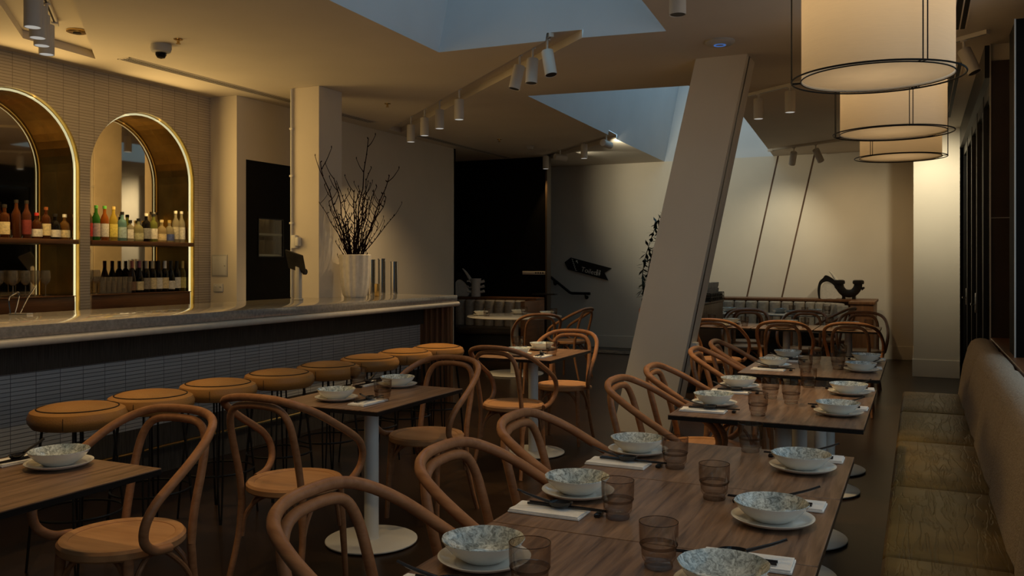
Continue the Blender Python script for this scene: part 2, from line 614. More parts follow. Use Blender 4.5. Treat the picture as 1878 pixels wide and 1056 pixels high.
struct('floor', MB().box(-9, 1.1, -2.6, 14.4, -0.1, 0.0), M['floor'], 'dark polished parquet floor of the dining room')
struct('wall_street', MB().box(9, 9.3, -12, 16, -0.2, 7.5), M['bronze'], 'unseen dark facade across the street, added to block low sky')  # added out of view to cut the low sky light at the windows
struct('ground', MB().box(0.96, 14, -8, 14, -0.3, -0.12), M['paving'], 'paving outside the windows')

SK1 = [(-3.451, 6.029), (-2.547, 6.056), (-6.011, 9.231), (-6.016, 9.53), (-2.263, 6.085), (-1.649, 6.168), (-1.603, 5.499), (-1.50, 3.6), (-3.36, 3.5)]
SK2 = [(-3.546, 7.981), (-1.965, 8.155), (-1.82, 10.19), (-2.06, WY), (-3.80, WY), (-3.70, 11.27), (-5.4, 12.994), (-5.4, 12.594), (-3.67, 10.83)]
RC0 = [(-6.036, 4.341), (-6.11, 5.034), (-3.1, 2.15), (-3.04, 1.47)]
struct('ceiling', MB().holed([(-9, -2.6), (1.1, -2.6), (1.1, 14.4), (-9, 14.4)], [SK1, SK2, RC0], lambda x, y: (x, y, CZ)), M['ceiling'], 'flat painted ceiling cut by skylights and slots', recalc=False)

LEAN = 0.2
def well(name, pts, h, label, m, lean=LEAN, close=True, z0=CZ):
    """side walls of an opening cut up into the roof, leaning like the column"""
    b = MB()
    n = len(pts)
    for i in range(n if close else n - 1):
        (x0, y0), (x1, y1) = pts[i], pts[(i + 1) % n]
        b.quad((x0, y0, z0), (x1, y1, z0), (x1 + lean * h, y1, z0 + h), (x0 + lean * h, y0, z0 + h))
    return struct(name, b, m, label)
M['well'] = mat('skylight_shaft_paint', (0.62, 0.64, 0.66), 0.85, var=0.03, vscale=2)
well('trim_1', [(-2.263, 6.085), (-1.649, 6.168), (-1.603, 5.499), (-1.50, 3.6), (-3.36, 3.5), (-3.451, 6.029), (-2.547, 6.056)], 1.7, 'white shaft of the large skylight over the room', M['well'], close=False)
b = MB()
b.quad((-2.547 + .012, 6.056, CZ + 0.06), (-2.263 + .012, 6.085, CZ + 0.06), (-2.263 + .34, 6.085, CZ + 1.7), (-2.547 + .34, 6.056, CZ + 1.7))
struct('trim_2', b, M['well'], 'shaft wall of the large skylight above the light slot')
well('trim_3', [(-3.70, 11.27), (-3.80, WY), (-2.06, WY), (-1.82, 10.19), (-1.965, 8.155), (-3.546, 7.981), (-3.67, 10.83)], 1.7, 'white shaft of the skylight beside the leaning column', M['well'], close=False)
b = MB()
b.quad((-3.67 + .012, 10.83, CZ + 0.06), (-3.70 + .012, 11.27, CZ + 0.06), (-3.70 + .34, 11.27, CZ + 1.7), (-3.67 + .34, 10.83, CZ + 1.7))
struct('trim_4', b, M['well'], 'shaft wall of the far skylight above the light slot')
def recess(name, pts, label, skip=None, h=0.06):
    b = MB()
    n = len(pts)
    for i in range(n):
        if i == skip: continue
        (x0, y0), (x1, y1) = pts[i], pts[(i + 1) % n]
        b.quad((x0, y0, CZ), (x1, y1, CZ), (x1, y1, CZ + h), (x0, y0, CZ + h))
    b.quad(*[(x, y, CZ + h) for x, y in pts])
    return struct(name, b, M['ceiling'], label)
recess('trim_5', [(-2.547, 6.056), (-6.011, 9.231), (-6.016, 9.53), (-2.263, 6.085)], 'long lighting slot running into the large skylight', skip=3)
recess('trim_6', [(-3.67, 10.83), (-5.4, 12.594), (-5.4, 12.994), (-3.70, 11.27)], 'lighting slot running into the far skylight', skip=3)
recess('trim_7', RC0, 'lighting slot in the ceiling over the bar')

# tiled wall with its two arched openings
def arch(yc, r=0.6, z0=1.0, zs=2.22, n=28):
    return [(yc - r, z0)] + [(yc - r * math.cos(PI * k / n), zs + r * math.sin(PI * k / n)) for k in range(n + 1)] + [(yc + r, z0)]
ARCH = (4.6, 5.9)
o = struct('wall_left', MB().holed([(-2.6, 0), (6.72, 0), (6.72, CZ), (-2.6, CZ)], [arch(a) for a in ARCH], lambda y, z: (BX, y, z)), M['tile_back'], 'finger-tiled wall behind the bar with two lit arches', recalc=False)
struct('wall_return', MB().box(BX - 0.3, SX, 6.72, 6.84, 0, CZ), M['plaster'], 'short plain wall return beside the tiled wall')
DY0, DY1, DZ = 6.852, 7.66, 2.476
def sidewall(y, z): return (SX, y, z)
struct('wall_left_rear', MB().holed([(6.84, 0), (11.25, 0), (11.25, CZ), (6.84, CZ)], [[(DY0, 0.001), (DY1, 0.001), (DY1, DZ), (DY0, DZ)]], sidewall).box(-9, SX, 11.2, 11.25, 0, CZ), M['plaster'], 'plain wall behind the branches with the black door', recalc=False)
struct('wall_black', MB().box(-9, -5.3, 12.65, 12.75, 0, CZ), M['black_paint'], 'black partition wall behind the small banquette')
struct('wall_back', MB().box(-9, 1.1, WY, WY + 0.2, 0, CZ), M['plaster'], 'plain far wall with the toilets sign')
struct('wall_front', MB().box(-9, 1.1, -2.75, -2.6, 0, CZ), M['plaster'], 'wall behind the viewer')
struct('wall_far_left', MB().box(-9.1, -9, -2.6, 14.4, 0, CZ), M['black_paint'], 'outer wall hidden behind the bar')
struct('baseboard_back', MB().box(-5.6, -0.06, WY - 0.015, WY, 0, 0.2, 0.004), M['plaster'], 'tall skirting along the far wall')
struct('pillar_right', MB().box(-0.06, 0.46, 12.1, WY, 0, CZ), M['plaster'], 'white square pier beside the glazed doors')
struct('baseboard_right', MB().box(-0.075, 0.46, 12.085, 12.1, 0, 0.22, 0.004).box(-0.075, -0.06, 12.1, WY, 0, 0.22, 0.004), M['plaster'], 'skirting round the white pier')
# trim post where the black wall ends
struct('trim_8', MB().box(-5.3, -5.27, 12.6, 12.76, 0, CZ), M['bronze'], 'thin dark timber edge of the black wall')
# slanted joints in the far wall
b = MB()
for (xa, za), (xb, zb) in (((-2.66, 0.0), (-1.99, CZ)), ((-2.13, 0.0), (-1.45, CZ))):
    b.quad((xa - .012, WY - .004, za), (xa + .012, WY - .004, za), (xb + .012, WY - .004, zb), (xb - .012, WY - .004, zb))
struct('trim_9', b, M['walnut_dark'], 'slanted joints in the far wall')
# square column at the bar
o = struct('column_bar', MB().box(-5.45, -5.12, 6.68, 7.04, 0, CZ, 0.004), M['plaster'], 'square white column standing at the back of the bar')
# leaning column
b = MB()
lo = [(-2.365, 7.11), (-1.885, 7.11), (-1.885, 7.46), (-2.365, 7.46)]
hi = [(-1.655, 7.11), (-1.242, 7.11), (-1.242, 7.46), (-1.655, 7.46)]
L = [b.bm.verts.new((x, y, 0)) for x, y in lo]
H = [b.bm.verts.new((x, y, CZ)) for x, y in hi]
for k in range(4): b.bm.faces.new((L[k], L[(k + 1) % 4], H[(k + 1) % 4], H[k]))
struct('column_leaning', b, M['plaster'], 'broad white column leaning to the right between the tables')
b = MB()
b.quad((-1.886, 7.22, 0), (-1.881, 7.22, 0), (-1.238, 7.22, CZ), (-1.243, 7.22, CZ))
b.box(0, 0.006, 7.20, 7.235, 0, 0.01)
for (y0, y1) in ((7.20, 7.225),):
    b.quad((-1.881, y0, 0), (-1.881, y1, 0), (-1.238, y1, CZ), (-1.238, y0, CZ))
struct('trim_10', b, M['dark'], 'shadow joint along the side of the leaning column')

# right side: glazed doors, ledge, windows
for k in range(5):
    y0 = 7.62 + k * 0.9
    fr = MB()
    t = 0.055
    fr.box(0.50, 0.56, y0, y0 + t, 0.0, 2.85, 0.004).box(0.50, 0.56, y0 + 0.9 - t, y0 + 0.89, 0.0, 2.85, 0.004)
    fr.box(0.505, 0.555, y0 + t, y0 + 0.9 - t, 0.0, 0.14).box(0.505, 0.555, y0 + t, y0 + 0.9 - t, 2.75, 2.85)
    d = struct('door_%d' % (k + 2), fr, M['black'], None)
    d['label'] = ['black framed glazed door panel nearest the bench', 'second black framed glazed door panel beyond the bench', 'middle black framed glazed door panel', 'fourth black framed glazed door panel beyond the bench', 'black framed glazed door panel next to the white pier'][k]
    MB().box(0.525, 0.535, y0 + t, y0 + 0.9 - t, 0.14, 2.75).build('pane', M['tinted'], d, False)  # opaque near-black pane paints in the darkness outside
    if k in (2, 4):
        h = MB().box(0.455, 0.47, y0 + .06, y0 + .18, 1.02, 1.04, 0.004).box(0.455, 0.50, y0 + .06, y0 + .08, 1.02, 1.04)
        h.box(0.49, 0.50, y0 + .045, y0 + .095, 0.95, 1.14, 0.003)
        h.build('door_handle', M['chrome'], d)
struct('trim_11', MB().box(0.46, 1.0, 7.62, 12.1, 2.85, CZ), M['black'], 'dark header over the glazed doors')
struct('wall_right', MB().box(0.56, 1.0, -2.6, 7.62, 0, 0.82).box(0.95, 1.05, -2.6, 7.62, 2.9, CZ).box(0.95, 1.05, -2.6, -1.2, 0.82, 2.9).box(1.0, 1.1, 7.62, WY, 0, CZ), M['bronze'], 'low wall under the window ledge')
struct('trim_12', MB().box(0.492, 1.0, -1.2, 7.62, 0.82, 0.86, 0.004), M['redwood'], 'timber window ledge behind the bench')
struct('pillar_bronze', MB().box(0.50, 0.64, 7.58, 7.70, 0.86, 2.97), M['bronze'], 'dark bronze panel at the end of the ledge')
struct('trim_13', MB().box(0.492, 0.50, 7.57, 7.60, 0.86, CZ).box(0.632, 0.64, 7.57, 7.60, 0.86, CZ).box(0.50, 0.632, 7.575, 7.58, 1.77, 1.776), M['grey'], 'thin pale edges of the bronze panel')
struct('trim_18', MB().box(0.50, 0.64, 7.60, 7.70, 2.97, CZ), M['plaster'], 'pale strip above the bronze panel')
struct('pillar_black', MB().box(0.53, 0.95, 6.05, 6.45, 0.86, CZ - 0.2), M['black_paint'], 'black pier standing on the window ledge')
struct('trim_14', MB().box(0.522, 0.53, 6.04, 6.06, 0.86, CZ - 0.2), M['grey'], 'thin pale edge of the black pier')
for k in range(6):
    y0 = -1.2 + k * 1.2
    f = MB().box(0.97, 1.03, y0, y0 + .05, .86, 2.9).box(0.97, 1.03, y0 + 1.15, y0 + 1.2, .86, 2.9).box(0.97, 1.03, y0 + .05, y0 + 1.15, .86, .92).box(0.97, 1.03, y0 + .05, y0 + 1.15, 2.84, 2.9)
    f = struct('window_%d' % (k + 1), f, M['black'], 'tall street window behind the bench')
    MB().box(0.997, 1.003, y0 + .05, y0 + 1.15, .92, 2.84).build('pane', M['window_glass'], f, False)
struct('wall_right_end', MB().box(0.97, 1.05, 6.0, 7.62, .86, 2.9), M['black_paint'], 'dark wall between window and doors')

# niches of the arches: brass lining, mirror back, lit edge
ND = 0.29
for i, yc in enumerate(ARCH):
    pts = arch(yc)
    who = ('at the left edge', 'nearer the column')[i]
    b = MB()
    for (y0, z0), (y1, z1) in zip(pts, pts[1:]):
        b.quad((BX, y0, z0), (BX, y1, z1), (BX - ND, y1, z1), (BX - ND, y0, z0))
    b.quad((BX, yc - .6, 1.0), (BX, yc + .6, 1.0), (BX - ND, yc + .6, 1.0), (BX - ND, yc - .6, 1.0))
    struct('trim_%d' % (15 + i), b, M['gold'], 'brass lining of the arch ' + who, True)
    tag(MB().holed(pts, [], lambda y, z: (BX - ND + 0.002, y, z)).build('arch_mirror', M['mirror'], None, False, recalc=False), 'aged mirror backing the lit arch ' + who, 'mirror', 'mirrors in the bar arches')
    path = [(BX - 0.05, y, z) for y, z in arch(yc, 0.586)]
    t = thing('led_strip', 'glowing warm light strip round the arch ' + who, 'light strip', path[0], 0, 'light strips of the arches')
    MB().tube([Vector(p) - Vector(path[0]) for p in path], 0.0095, 8).build('light_tube', M['led'], t)
    MB().tube([Vector(p) - Vector(path[0]) + Vector((-.012, 0, 0)) for p in path], 0.009, 6).build('channel', M['brass'], t)
    t = thing('back_counter', 'timber back counter in the lit arch ' + who, 'counter', (BX - ND / 2, yc, 1.0), 0, 'back counters in the arches')
    MB().box(-ND / 2 + .004, ND / 2 - .02, -.566, .566, 0, .145, .003).build('front_panel', M['redwood'], t)
    MB().box(-ND / 2 + .004, ND / 2 - .004, -.568, .568, .145, .152, .002).build('countertop', M['redwood'], t)
    t = thing('wall_shelf', 'timber bottle shelf in the lit arch ' + who, 'shelf', (BX - ND / 2, yc, 1.59), 0, 'bottle shelves in the arches')
    MB().box(-ND / 2 + .004, ND / 2 + .012, -.582, .582, 0, .038, .004).build('board', M['redwood'], t)
    MB().box(-ND / 2 + .05, -ND / 2 + .06, -.55, .55, .038, .044).build('light_strip', M['led'], t)

# black door with a small window showing glass shelves
b = MB().holed([(DY0, 0.0), (DY1, 0.0), (DY1, DZ), (DY0, DZ)], [[(7.06, 1.50), (7.436, 1.50), (7.436, 1.885), (7.06, 1.885)]], lambda y, z: (SX - 0.02, y, z))
o = struct('door_1', b, M['black_paint'], 'tall black door with a small glazed opening', recalc=False)
f = MB()
f.box(SX - .025, SX - .012, 7.05, 7.06, 1.49, 1.895).box(SX - .025, SX - .012, 7.436, 7.446, 1.49, 1.895).box(SX - .025, SX - .012, 7.06, 7.436, 1.49, 1.50).box(SX - .025, SX - .012, 7.06, 7.436, 1.885, 1.895)
f.build('window_frame', M['black'], o)
MB().box(SX - .024, SX - .021, 7.06, 7.436, 1.50, 1.885).build('pane', M['window_glass'], o, False)
t = thing('glass_shelf_unit', 'small shelf unit of glasses seen through the black door', 'shelf', (SX - .2, 7.25, 1.46))
MB().box(-.17, -.16, -.3, .3, 0, .5).box(-.16, .15, -.3, -.29, 0, .5).box(-.16, .15, .29, .3, 0, .5).box(-.16, .15, -.3, .3, .49, .5).build('cabinet_body', M['walnut_dark'], t, False)
for z in (.04, .26):
    MB().box(-.16, .12, -.29, .29, z, z + .022).build('shelf_board', M['white_metal'], t, False)
point('shelf_unit_lamp', (SX - .1, 7.25, 1.93), 0.12, WARM2, 0.03)

# plain wall fittings
t = thing('wall_hatch', 'square white access panel on the lit wall return', 'panel', (-6.38, 6.72, 1.293))
MB().box(-.105, .105, -.006, 0, 0, .22, .002).build('panel_frame', M['grey'], t)
MB().box(-.09, .09, -.009, -.004, .015, .205, .002).build('panel_door', M['white_metal'], t)
MB().lathe([(0, 0), (.008, 0), (.008, .004), (0, .004)], 12, mtx=Matrix.Translation((.07, -.009, .11)) @ Matrix.Rotation(R(90), 4, 'X')).build('latch', M['grey'], t)
t = thing('power_outlet', 'white double power outlet under the access panel', 'outlet', (-6.395, 6.72, 1.14))
MB().box(-.062, .062, -.012, 0, 0, .08, .004).build('faceplate', M['white_metal'], t)
for s in (-1, 1): MB().box(s * .032 - .012, s * .032 + .012, -.017, -.010, .045, .065, .002).build('switch', M['white_metal'], t)
t = thing('conduit', 'thin white conduit running up the bar column edge', 'pipe', (-5.432, 6.665, 1.7))
MB().tube([(0, 0, -.6), (0, 0, 1.39)], .011, 8).build('pipe', M['white_metal'], t)
for z in (.1, .55, 1.0): MB().box(-.018, .018, -.013, .015, z, z + .02, .002).build('clip', M['white_metal'], t)
t = thing('card_reader', 'small white card reader box on the bar column', 'reader', (-5.37, 6.68, 1.57))
MB().box(-.05, .005, -.04, 0, 0, .125, .006).build('housing', M['white_metal'], t)
MB().box(.006, .045, -.05, 0, .02, .105, .01).build('cradle', M['white_metal'], t)

# ------------------------------------------------------------------ the bar
BF = -4.29                                    # front edge of the top
BY0, BY1 = 0.4, 7.88
t = thing('bar_counter', 'long tiled bar counter with a grey stone top', 'bar', (-4.7, 4.0, 0))
def rel(b): return b.xf(Matrix.Translation((4.7, -4.0, 0)))
rel(MB().box(-5.32, BF, BY0, BY1, 1.035, 1.10, .006)).build('countertop', M['terrazzo'], t)
pr = cr([(0, 0), (.018, .006), (.026, .024), (.018, .042), (0, .048)], 4)
b = MB()
prof = [(BF - .02, 1.035)] + [(BF - .004 + p.x, 1.034 - p.y) for p in [Vector((q[0], q[1], 0)) for q in pr]] + [(BF - .02, .985)]
b.prism([(x, z) for x, z in prof], 0, BY1 - BY0 + .012)
b.xf(Matrix(((1, 0, 0, 0), (0, 0, 1, BY0), (0, 1, 0, 0), (0, 0, 0, 1))))
rel(b).build('bullnose', M['cream_stone'], t)
rel(MB().box(-5.25, -4.31, BY0, BY1 - .02, .985, 1.035)).build('substructure', M['dark'], t)
rel(MB().box(-4.80, -4.66, BY0, 7.82, .80, .985)).build('ribbed_band', M['ribbed'], t)
rel(MB().box(-4.80, -4.70, BY0, 7.84, .33, .80)).build('tile_face', M['tile_bar'], t)
rel(MB().box(-4.80, -4.69, BY0, 7.84, 0.0, .33)).build('kick_panel', M['ribbed'], t)
rel(MB().tube([(-4.66, BY0, .185), (-4.66, 7.8, .185)], .011, 8)).build('foot_rail', M['brass'], t)
rel(MB().box(-5.25, -4.80, BY0, 7.8, 0, .985)).build('carcass', M['dark'], t)
b = MB()
for k in range(5):
    x = -4.64 + k * .066
    b.lathe([(0, 0), (.028, 0), (.028, .975), (0, .975)], 14, (x, 7.84, 0))
rel(b.box(-4.72, -4.34, 7.82, 7.86, 0, .985)).build('fluted_end', M['redwood_z'], t)
b = MB()
for k in range(8):
    b.lathe([(0, 0), (.022, 0), (.022, .975), (0, .975)], 12, (-4.36 - k * .055, 7.865, 0))
rel(b).build('fluted_return', M['redwood_z'], t)

# things on the bar
t = thing('tablet_stand', 'dark tablet tilted on a metal post at the bar column', 'tablet', (-5.03, 6.27, 1.10))
MB().box(-.03, .03, -.03, .03, 0, .012, .003).build('foot', M['grey'], t)
MB().box(-.022, .022, -.022, .022, .012, .30, .004).build('post', M['grey'], t)
mt = Matrix.Translation((.0, -.04, .34)) @ Matrix.Rotation(R(16), 4, 'Y') @ Matrix.Rotation(R(-58), 4, 'X')
MB().box(-.10, .10, -.10, .10, -.008, .008, .006, mtx=mt).build('screen', M['dark'], t)
MB().tube([(0, 0, .29), (0, -.015, .33)], .02, 10).build('joint', M['grey'], t)
MB().lathe([(0, 0), (.026, 0), (.026, .022), (0, .022)], 20, mtx=Matrix.Translation((.022, .02, .25)) @ Matrix.Rotation(R(90), 4, 'Y') @ Matrix.Translation((0, 0, .02))).build('knob', M['black'], t)

t = thing('planter', 'tall fluted white ceramic pot on the bar', 'pot', (-4.91, 6.96, 1.10))
def flute(a, r, z): return 1 + .025 * math.cos(14 * a)
MB().lathe([(0, 0), (.10, 0), (.118, .03), (.135, .12), (.146, .25), (.152, .405), (.142, .41), (.132, .40), (.125, .2), (.10, .05), (0, .04)], 112, wob=flute).build('pot', M['ceramic_rough'], t)
tw = thing('branches', 'bare budded branches standing in the white ceramic pot', 'branches', (-4.91, 6.96, 1.18))
rt = Vector((math.cos(R(25)), math.sin(R(25)), 0))
fw = Vector((-math.sin(R(25)), math.cos(R(25)), 0))
rb = random.Random(5)
def branch(h, lean, dep, r0, sub=True, base=0.0):
    r0 *= 1.5
    pts = []
    n = 9
    wob = [Vector((rb.uniform(-1, 1), rb.uniform(-1, 1), 0)) * .012 for _ in range(n + 1)]
    for k in range(n + 1):
        f = k / n
        g = max(0.0, (h * f - .28) / (h - .28))
        pts.append(rt * (base + lean * g ** 1.1) + fw * (dep - .06) * g + Vector((0, 0, .02 + h * f)) + wob[k] * (0.4 + f))
    mb = MB()
    mb.tube(cr(pts, 2), [r0, r0 * .45], 6)
    for k in range(3, n * 2 + 1):
        f = k / (n * 2 + 1)
        p = Vector(cr(pts, 2)[k])
        d = Vector((rb.uniform(-1, 1), rb.uniform(-1, 1), rb.uniform(.6, 1.6))).normalized()
        ln = rb.uniform(.012, .03)
        mb.tube([p, p + d * ln * .5, p + d * ln], [r0 * .5, r0 * .75, r0 * .2], 5)
        if sub and rb.random() < .36:
            d = (rt * rb.choice((-1, 1)) * rb.uniform(.4, .9) + fw * rb.uniform(-.5, .5) + Vector((0, 0, 1))).normalized()
            ln = rb.uniform(.08, .2)
            q = [p, p + d * ln * .5 + Vector((0, 0, -.006)), p + d * ln + Vector((0, 0, .02))]
            mb.tube(cr(q, 3), [r0 * .5, r0 * .3], 5)
            mb.tube([q[2], q[2] + Vector((0, 0, .012)), q[2] + Vector((0, 0, .024))], [r0 * .3, r0 * .6, r0 * .15], 5)
    return mb.build('branch', M['twig'], tw)
for h, lean, dep, r0, base in ((1.16, -.20, -.28, .0062, -.06), (1.42, .12, .05, .006, 0), (1.06, .275, .0, .0062, .06), (1.02, -.13, -.12, .006, -.03), (1.15, .12, .08, .005, .02), (.9, .02, -.05, .006, 0), (.8, -.15, -.2, .005, -.05), (.85, .28, -.1, .0055, .05), (.96, .18, .05, .005, .03), (.62, -.06, .0, .0055, -.02), (.74, .10, -.04, .0055, .01), (.88, .08, .02, .006, .0), (.78, -.21, -.2, .004, -.05), (.6, .18, 0, .004, .06), (.68, .33, .1, .0045, .05), (.92, -.10, .1, .005, -.03), (.7, .02, .1, .006, .02), (.82, .12, -.1, .006, .03), (.6, -.04, -.08, .006, -.04), (.9, .05, .0, .0062, -.01), (.55, .12, .05, .0055, .05), (.66, -.1, .03, .0055, -.05), (.78, .2, .02, .006, .04), (.5, .03, -.1, .006, .0)):
    branch(h, lean, dep, r0, True, base)
tag(MB().box(-.022, .022, -.022, .022, 0, .125, .003).xf(Matrix.Rotation(R(20), 4, 'Z')).build('tin_box', M['brass'], None), 'small gold patterned tin between pot and chrome canisters', 'tin').location = (-4.83, 7.22, 1.10)
for k, (x, y, h, s) in enumerate(((-5.09, 7.50, .365, 'leftmost'), (-5.03, 7.60, .375, 'middle'), (-4.945, 7.70, .345, 'rightmost'))):
    t = thing('canister', 'tall chrome tube canister on the bar, %s of three' % s, 'canister', (x, y, 1.10), 0, 'chrome canisters on the bar')
    MB().lathe([(0, 0), (.040, 0), (.040, h), (.036, h), (.036, .02), (0, .02)], 28).build('tube', M['chrome'], t)
    MB().lathe([(.0405, h - .012), (.0425, h - .012), (.0425, h), (.0405, h)], 28).build('rim', M['chrome'], t)
t = thing('bar_tool_rack', 'bent wire tool rack on the near end of the bar', 'rack', (-5.22, 3.72, 1.10), R(20))
MB().tube([(-.06, 0, .004), (.06, 0, .004), (.06, .06, .004), (-.06, .06, .004)], .004, 6, closed=True).build('base_loop', M['chrome'], t)
MB().tube(cr([(-.05, 0, .004), (-.06, 0, .10), (-.02, 0, .135), (.01, 0, .13), (-.02, 0, .004)], 5), .0045, 6).build('wire_arm', M['chrome'], t)
MB().tube(cr([(.0, .02, .004), (.05, .02, .10), (.10, .02, .17)], 5), .0045, 6).build('wire_arm', M['chrome'], t)
MB().lathe([(0, -.008), (.011, 0), (0, .014)], 12, (.10, .02, .17)).build('knob', M['chrome'], t)

# ------------------------------------------------------------------ bottles and glasses in the arches
def bottle(name, label, x, y, z, kind, col, lab, cap, group, sc=1.0):
    """kind picks the outline"""
    P = {
        'spirit': [(.036, 0), (.038, .01), (.038, .16), (.034, .185), (.015, .205), (.0135, .255), (.016, .262)],
        'squat': [(.042, 0), (.044, .01), (.044, .10), (.038, .135), (.014, .16), (.013, .205), (.016, .21)],
        'tall': [(.033, 0), (.035, .01), (.035, .19), (.03, .21), (.014, .245), (.0125, .30), (.015, .305)],
        'wine': [(.034, 0), (.036, .01), (.036, .17), (.032, .20), (.016, .225), (.0135, .285), (.015, .29)],
        'slope': [(.036, 0), (.038, .01), (.038, .13), (.03, .17), (.017, .215), (.0135, .285), (.015, .29)],
        'square': [(.034, 0), (.036, .008), (.036, .13), (.030, .145), (.013, .155), (.013, .185), (.016, .19)],
    }[kind]
    P = [(r * sc, h * sc) for r, h in P]
    H = P[-1][1]
    t = thing(name, label, 'bottle', (x, y, z), rng.uniform(0, 6), group)
    n = 4 if kind == 'square' else 18
    pr = [(0, 0)] + P + [(0, H)]
    key = 'btl_%.2f_%.2f_%.2f' % col
    if key not in M:
        M[key] = glassy('bottle_glass', tuple(min(1, c ** .6) for c in col), diffuse=col, dfac=.5, rough=.05)
    MB().lathe(pr, n).build('glass', M[key], t)
    if lab:
        lk = 'lab_%.2f_%.2f_%.2f' % lab
        if lk not in M: M[lk] = mat('bottle_label', lab, .6, var=.2, vscale=60)
        rr = P[1][0] + .0012
        top = P[2][1]
        b = MB()
        if n == 4: b.lathe([(rr, top * .2), (rr, top * .85)], 4)
        else: b.lathe([(rr, top * .18), (rr, top * .8)], 24)
        b.build('label', M[lk], t)
    ck = 'cap_%.2f_%.2f_%.2f' % cap
    if ck not in M: M[ck] = mat('bottle_cap', cap, .4, var=.1)
    r = P[-1][0] * 1.08
    lo = .02 if kind not in ('wine', 'slope') else .07
    MB().lathe([(r, H - lo), (r, H + .006), (0, H + .008)], 16).build('cap', M[ck], t)
    return t
AM, CL, GR, YE, OR, DK, BL = (.20, .060, .014), (.75, .68, .48), (.10, .40, .05), (.85, .68, .12), (.62, .21, .02), (.02, .016, .012), (.35, .62, .62)
CRM, WHT, BLK, RED, BLU, GLD = (.80, .66, .36), (.85, .80, .66), (.02, .02, .02), (.5, .04, .03), (.10, .14, .35), (.6, .42, .12)
zs, xs = 1.629, BX - .115
lst = [(4.46, 'squat', AM, CRM, RED, 'amber bottle with cream label, at the frame edge'), (4.60, 'spirit', AM, CRM, DK, 'amber spirit bottle with wide cream label'), (4.70, 'tall', AM, None, DK, 'tall unlabelled amber bottle'), (4.79, 'tall', (.22, .07, .03), (.25, .05, .04), DK, 'tall amber bottle with dark red label'),
       (4.88, 'squat', AM, WHT, RED, 'squat whisky bottle with red top and pale label'), (4.965, 'spirit', AM, CRM, AM, 'brown bottle with patterned cream label'), (5.05, 'squat', DK, WHT, DK, 'dark squat bottle with white label'), (5.14, 'squat', (.45, .22, .05), CRM, WHT, 'pale amber squat bottle with cream label')]
for y, k, c, l, cp, d in lst:
    bottle('liquor_bottle', d + ' on the left arch shelf', xs, y, zs, k, c, l, cp, 'bottles on the left arch shelf')
lst = [(5.375, 'tall', (.3, .2, .05), RED, BLK, 'dark bottle with red label, leftmost'), (5.455, 'tall', GR, (.55, .45, .40), GR, 'green bottle with pale pink label'), (5.545, 'tall', OR, WHT, GR, 'orange bottle with green cap'), (5.64, 'tall', YE, (.85, .7, .15), GLD, 'yellow bottle with gold cap'), (5.735, 'spirit', BL, (.45, .6, .6), BLK, 'pale blue bottle'), (5.825, 'square', CL, WHT, BLK, 'square clear bottle with dark cap'),
       (5.92, 'squat', (.65, .62, .35), (.5, .5, .3), BLK, 'squat clear bottle with dark cap'), (6.01, 'spirit', DK, (.3, .3, .28), WHT, 'black bottle with a pale diamond label'), (6.095, 'spirit', (.45, .48, .12), WHT, BLK, 'olive green bottle'), (6.195, 'squat', (.85, .70, .40), CRM, CRM, 'pale gold clear bottle'), (6.29, 'squat', CL, BLU, GLD, 'squat clear bottle with blue label'), (6.37, 'tall', CL, (.6, .55, .4), WHT, 'tall clear bottle with grey label'), (6.445, 'tall', (.85, .78, .55), WHT, WHT, 'tall clear bottle beside the light strip')]
for y, k, c, l, cp, d in lst:
    bottle('liquor_bottle', d + ' on the right arch shelf', xs, y, zs, k, c, l, cp, 'bottles on the right arch shelf')
lst = [(5.84, 'slope', (.06, .03, .01), (.25, .14, .08), (.4, .12, .08), 'wine bottle with rust capsule'), (5.925, 'slope', DK, CRM, (.35, .12, .14), 'wine bottle with pink capsule'), (6.005, 'wine', DK, (.35, .30, .22), (.5, .42, .28), 'wine bottle with dim label and gold capsule'), (6.08, 'wine', DK, CRM, (.6, .5, .3), 'wine bottle with cream label, fourth from the left'), (6.155, 'wine', DK, WHT, DK, 'wine bottle with tall white label'), (6.23, 'wine', DK, CRM, WHT, 'wine bottle with white capsule'),
       (6.305, 'slope', DK, WHT, DK, 'wine bottle with low white label'), (6.38, 'wine', DK, WHT, DK, 'wine bottle with slim white label by the jamb'), (6.452, 'wine', (.3, .22, .03), (.6, .5, .15), GLD, 'yellow wine bottle nearest the light strip')]
for y, k, c, l, cp, d in lst:
    bottle('wine_bottle', d + ' on the back counter', BX - .11, y, 1.153, k, c, l, cp, 'wine bottles on the back counter')
def wine_glass():
    t = thing('wine_glass', '', 'glass')
    MB().lathe([(.012, .095), (.030, .115), (.040, .15), (.037, .20), (.033, .215), (.0315, .215), (.0355, .20), (.0385, .15), (.029, .117), (0, .10)], 20).build('bowl', M['clear'], t)
    MB().lathe([(0, .098), (.004, .09), (.0035, .02), (.006, .008), (.033, .003), (.034, 0), (0, 0)], 18).build('stem', M['clear'], t)
    return t
for k, (y, x) in enumerate(((4.50, -.1), (4.58, -.16), (4.66, -.1), (4.72, -.18), (4.77, -.1), (4.87, -.12), (4.95, -.1))):
    inst('wine_glass', wine_glass, '%s stemmed wine glass from the left on the left arch counter' % ('first', 'second', 'third', 'fourth', 'fifth', 'sixth', 'last')[k], (BX + x, y, 1.153), group='wine glasses in the left arch')
for k, y in enumerate((5.365, 5.44)):
    inst('wine_glass', wine_glass, '%s stemmed wine glass on the right arch counter' % ('left-hand', 'right-hand')[k], (BX - .1, y, 1.153), group='wine glasses in the right arch')
def highball():
    o = MB().lathe([(0, .004), (.026, .004), (.032, .15), (.034, .15), (.028, 0), (0, 0)], 18).build('highball_glass', M['clear'])
    o['category'] = 'glass'
    return o
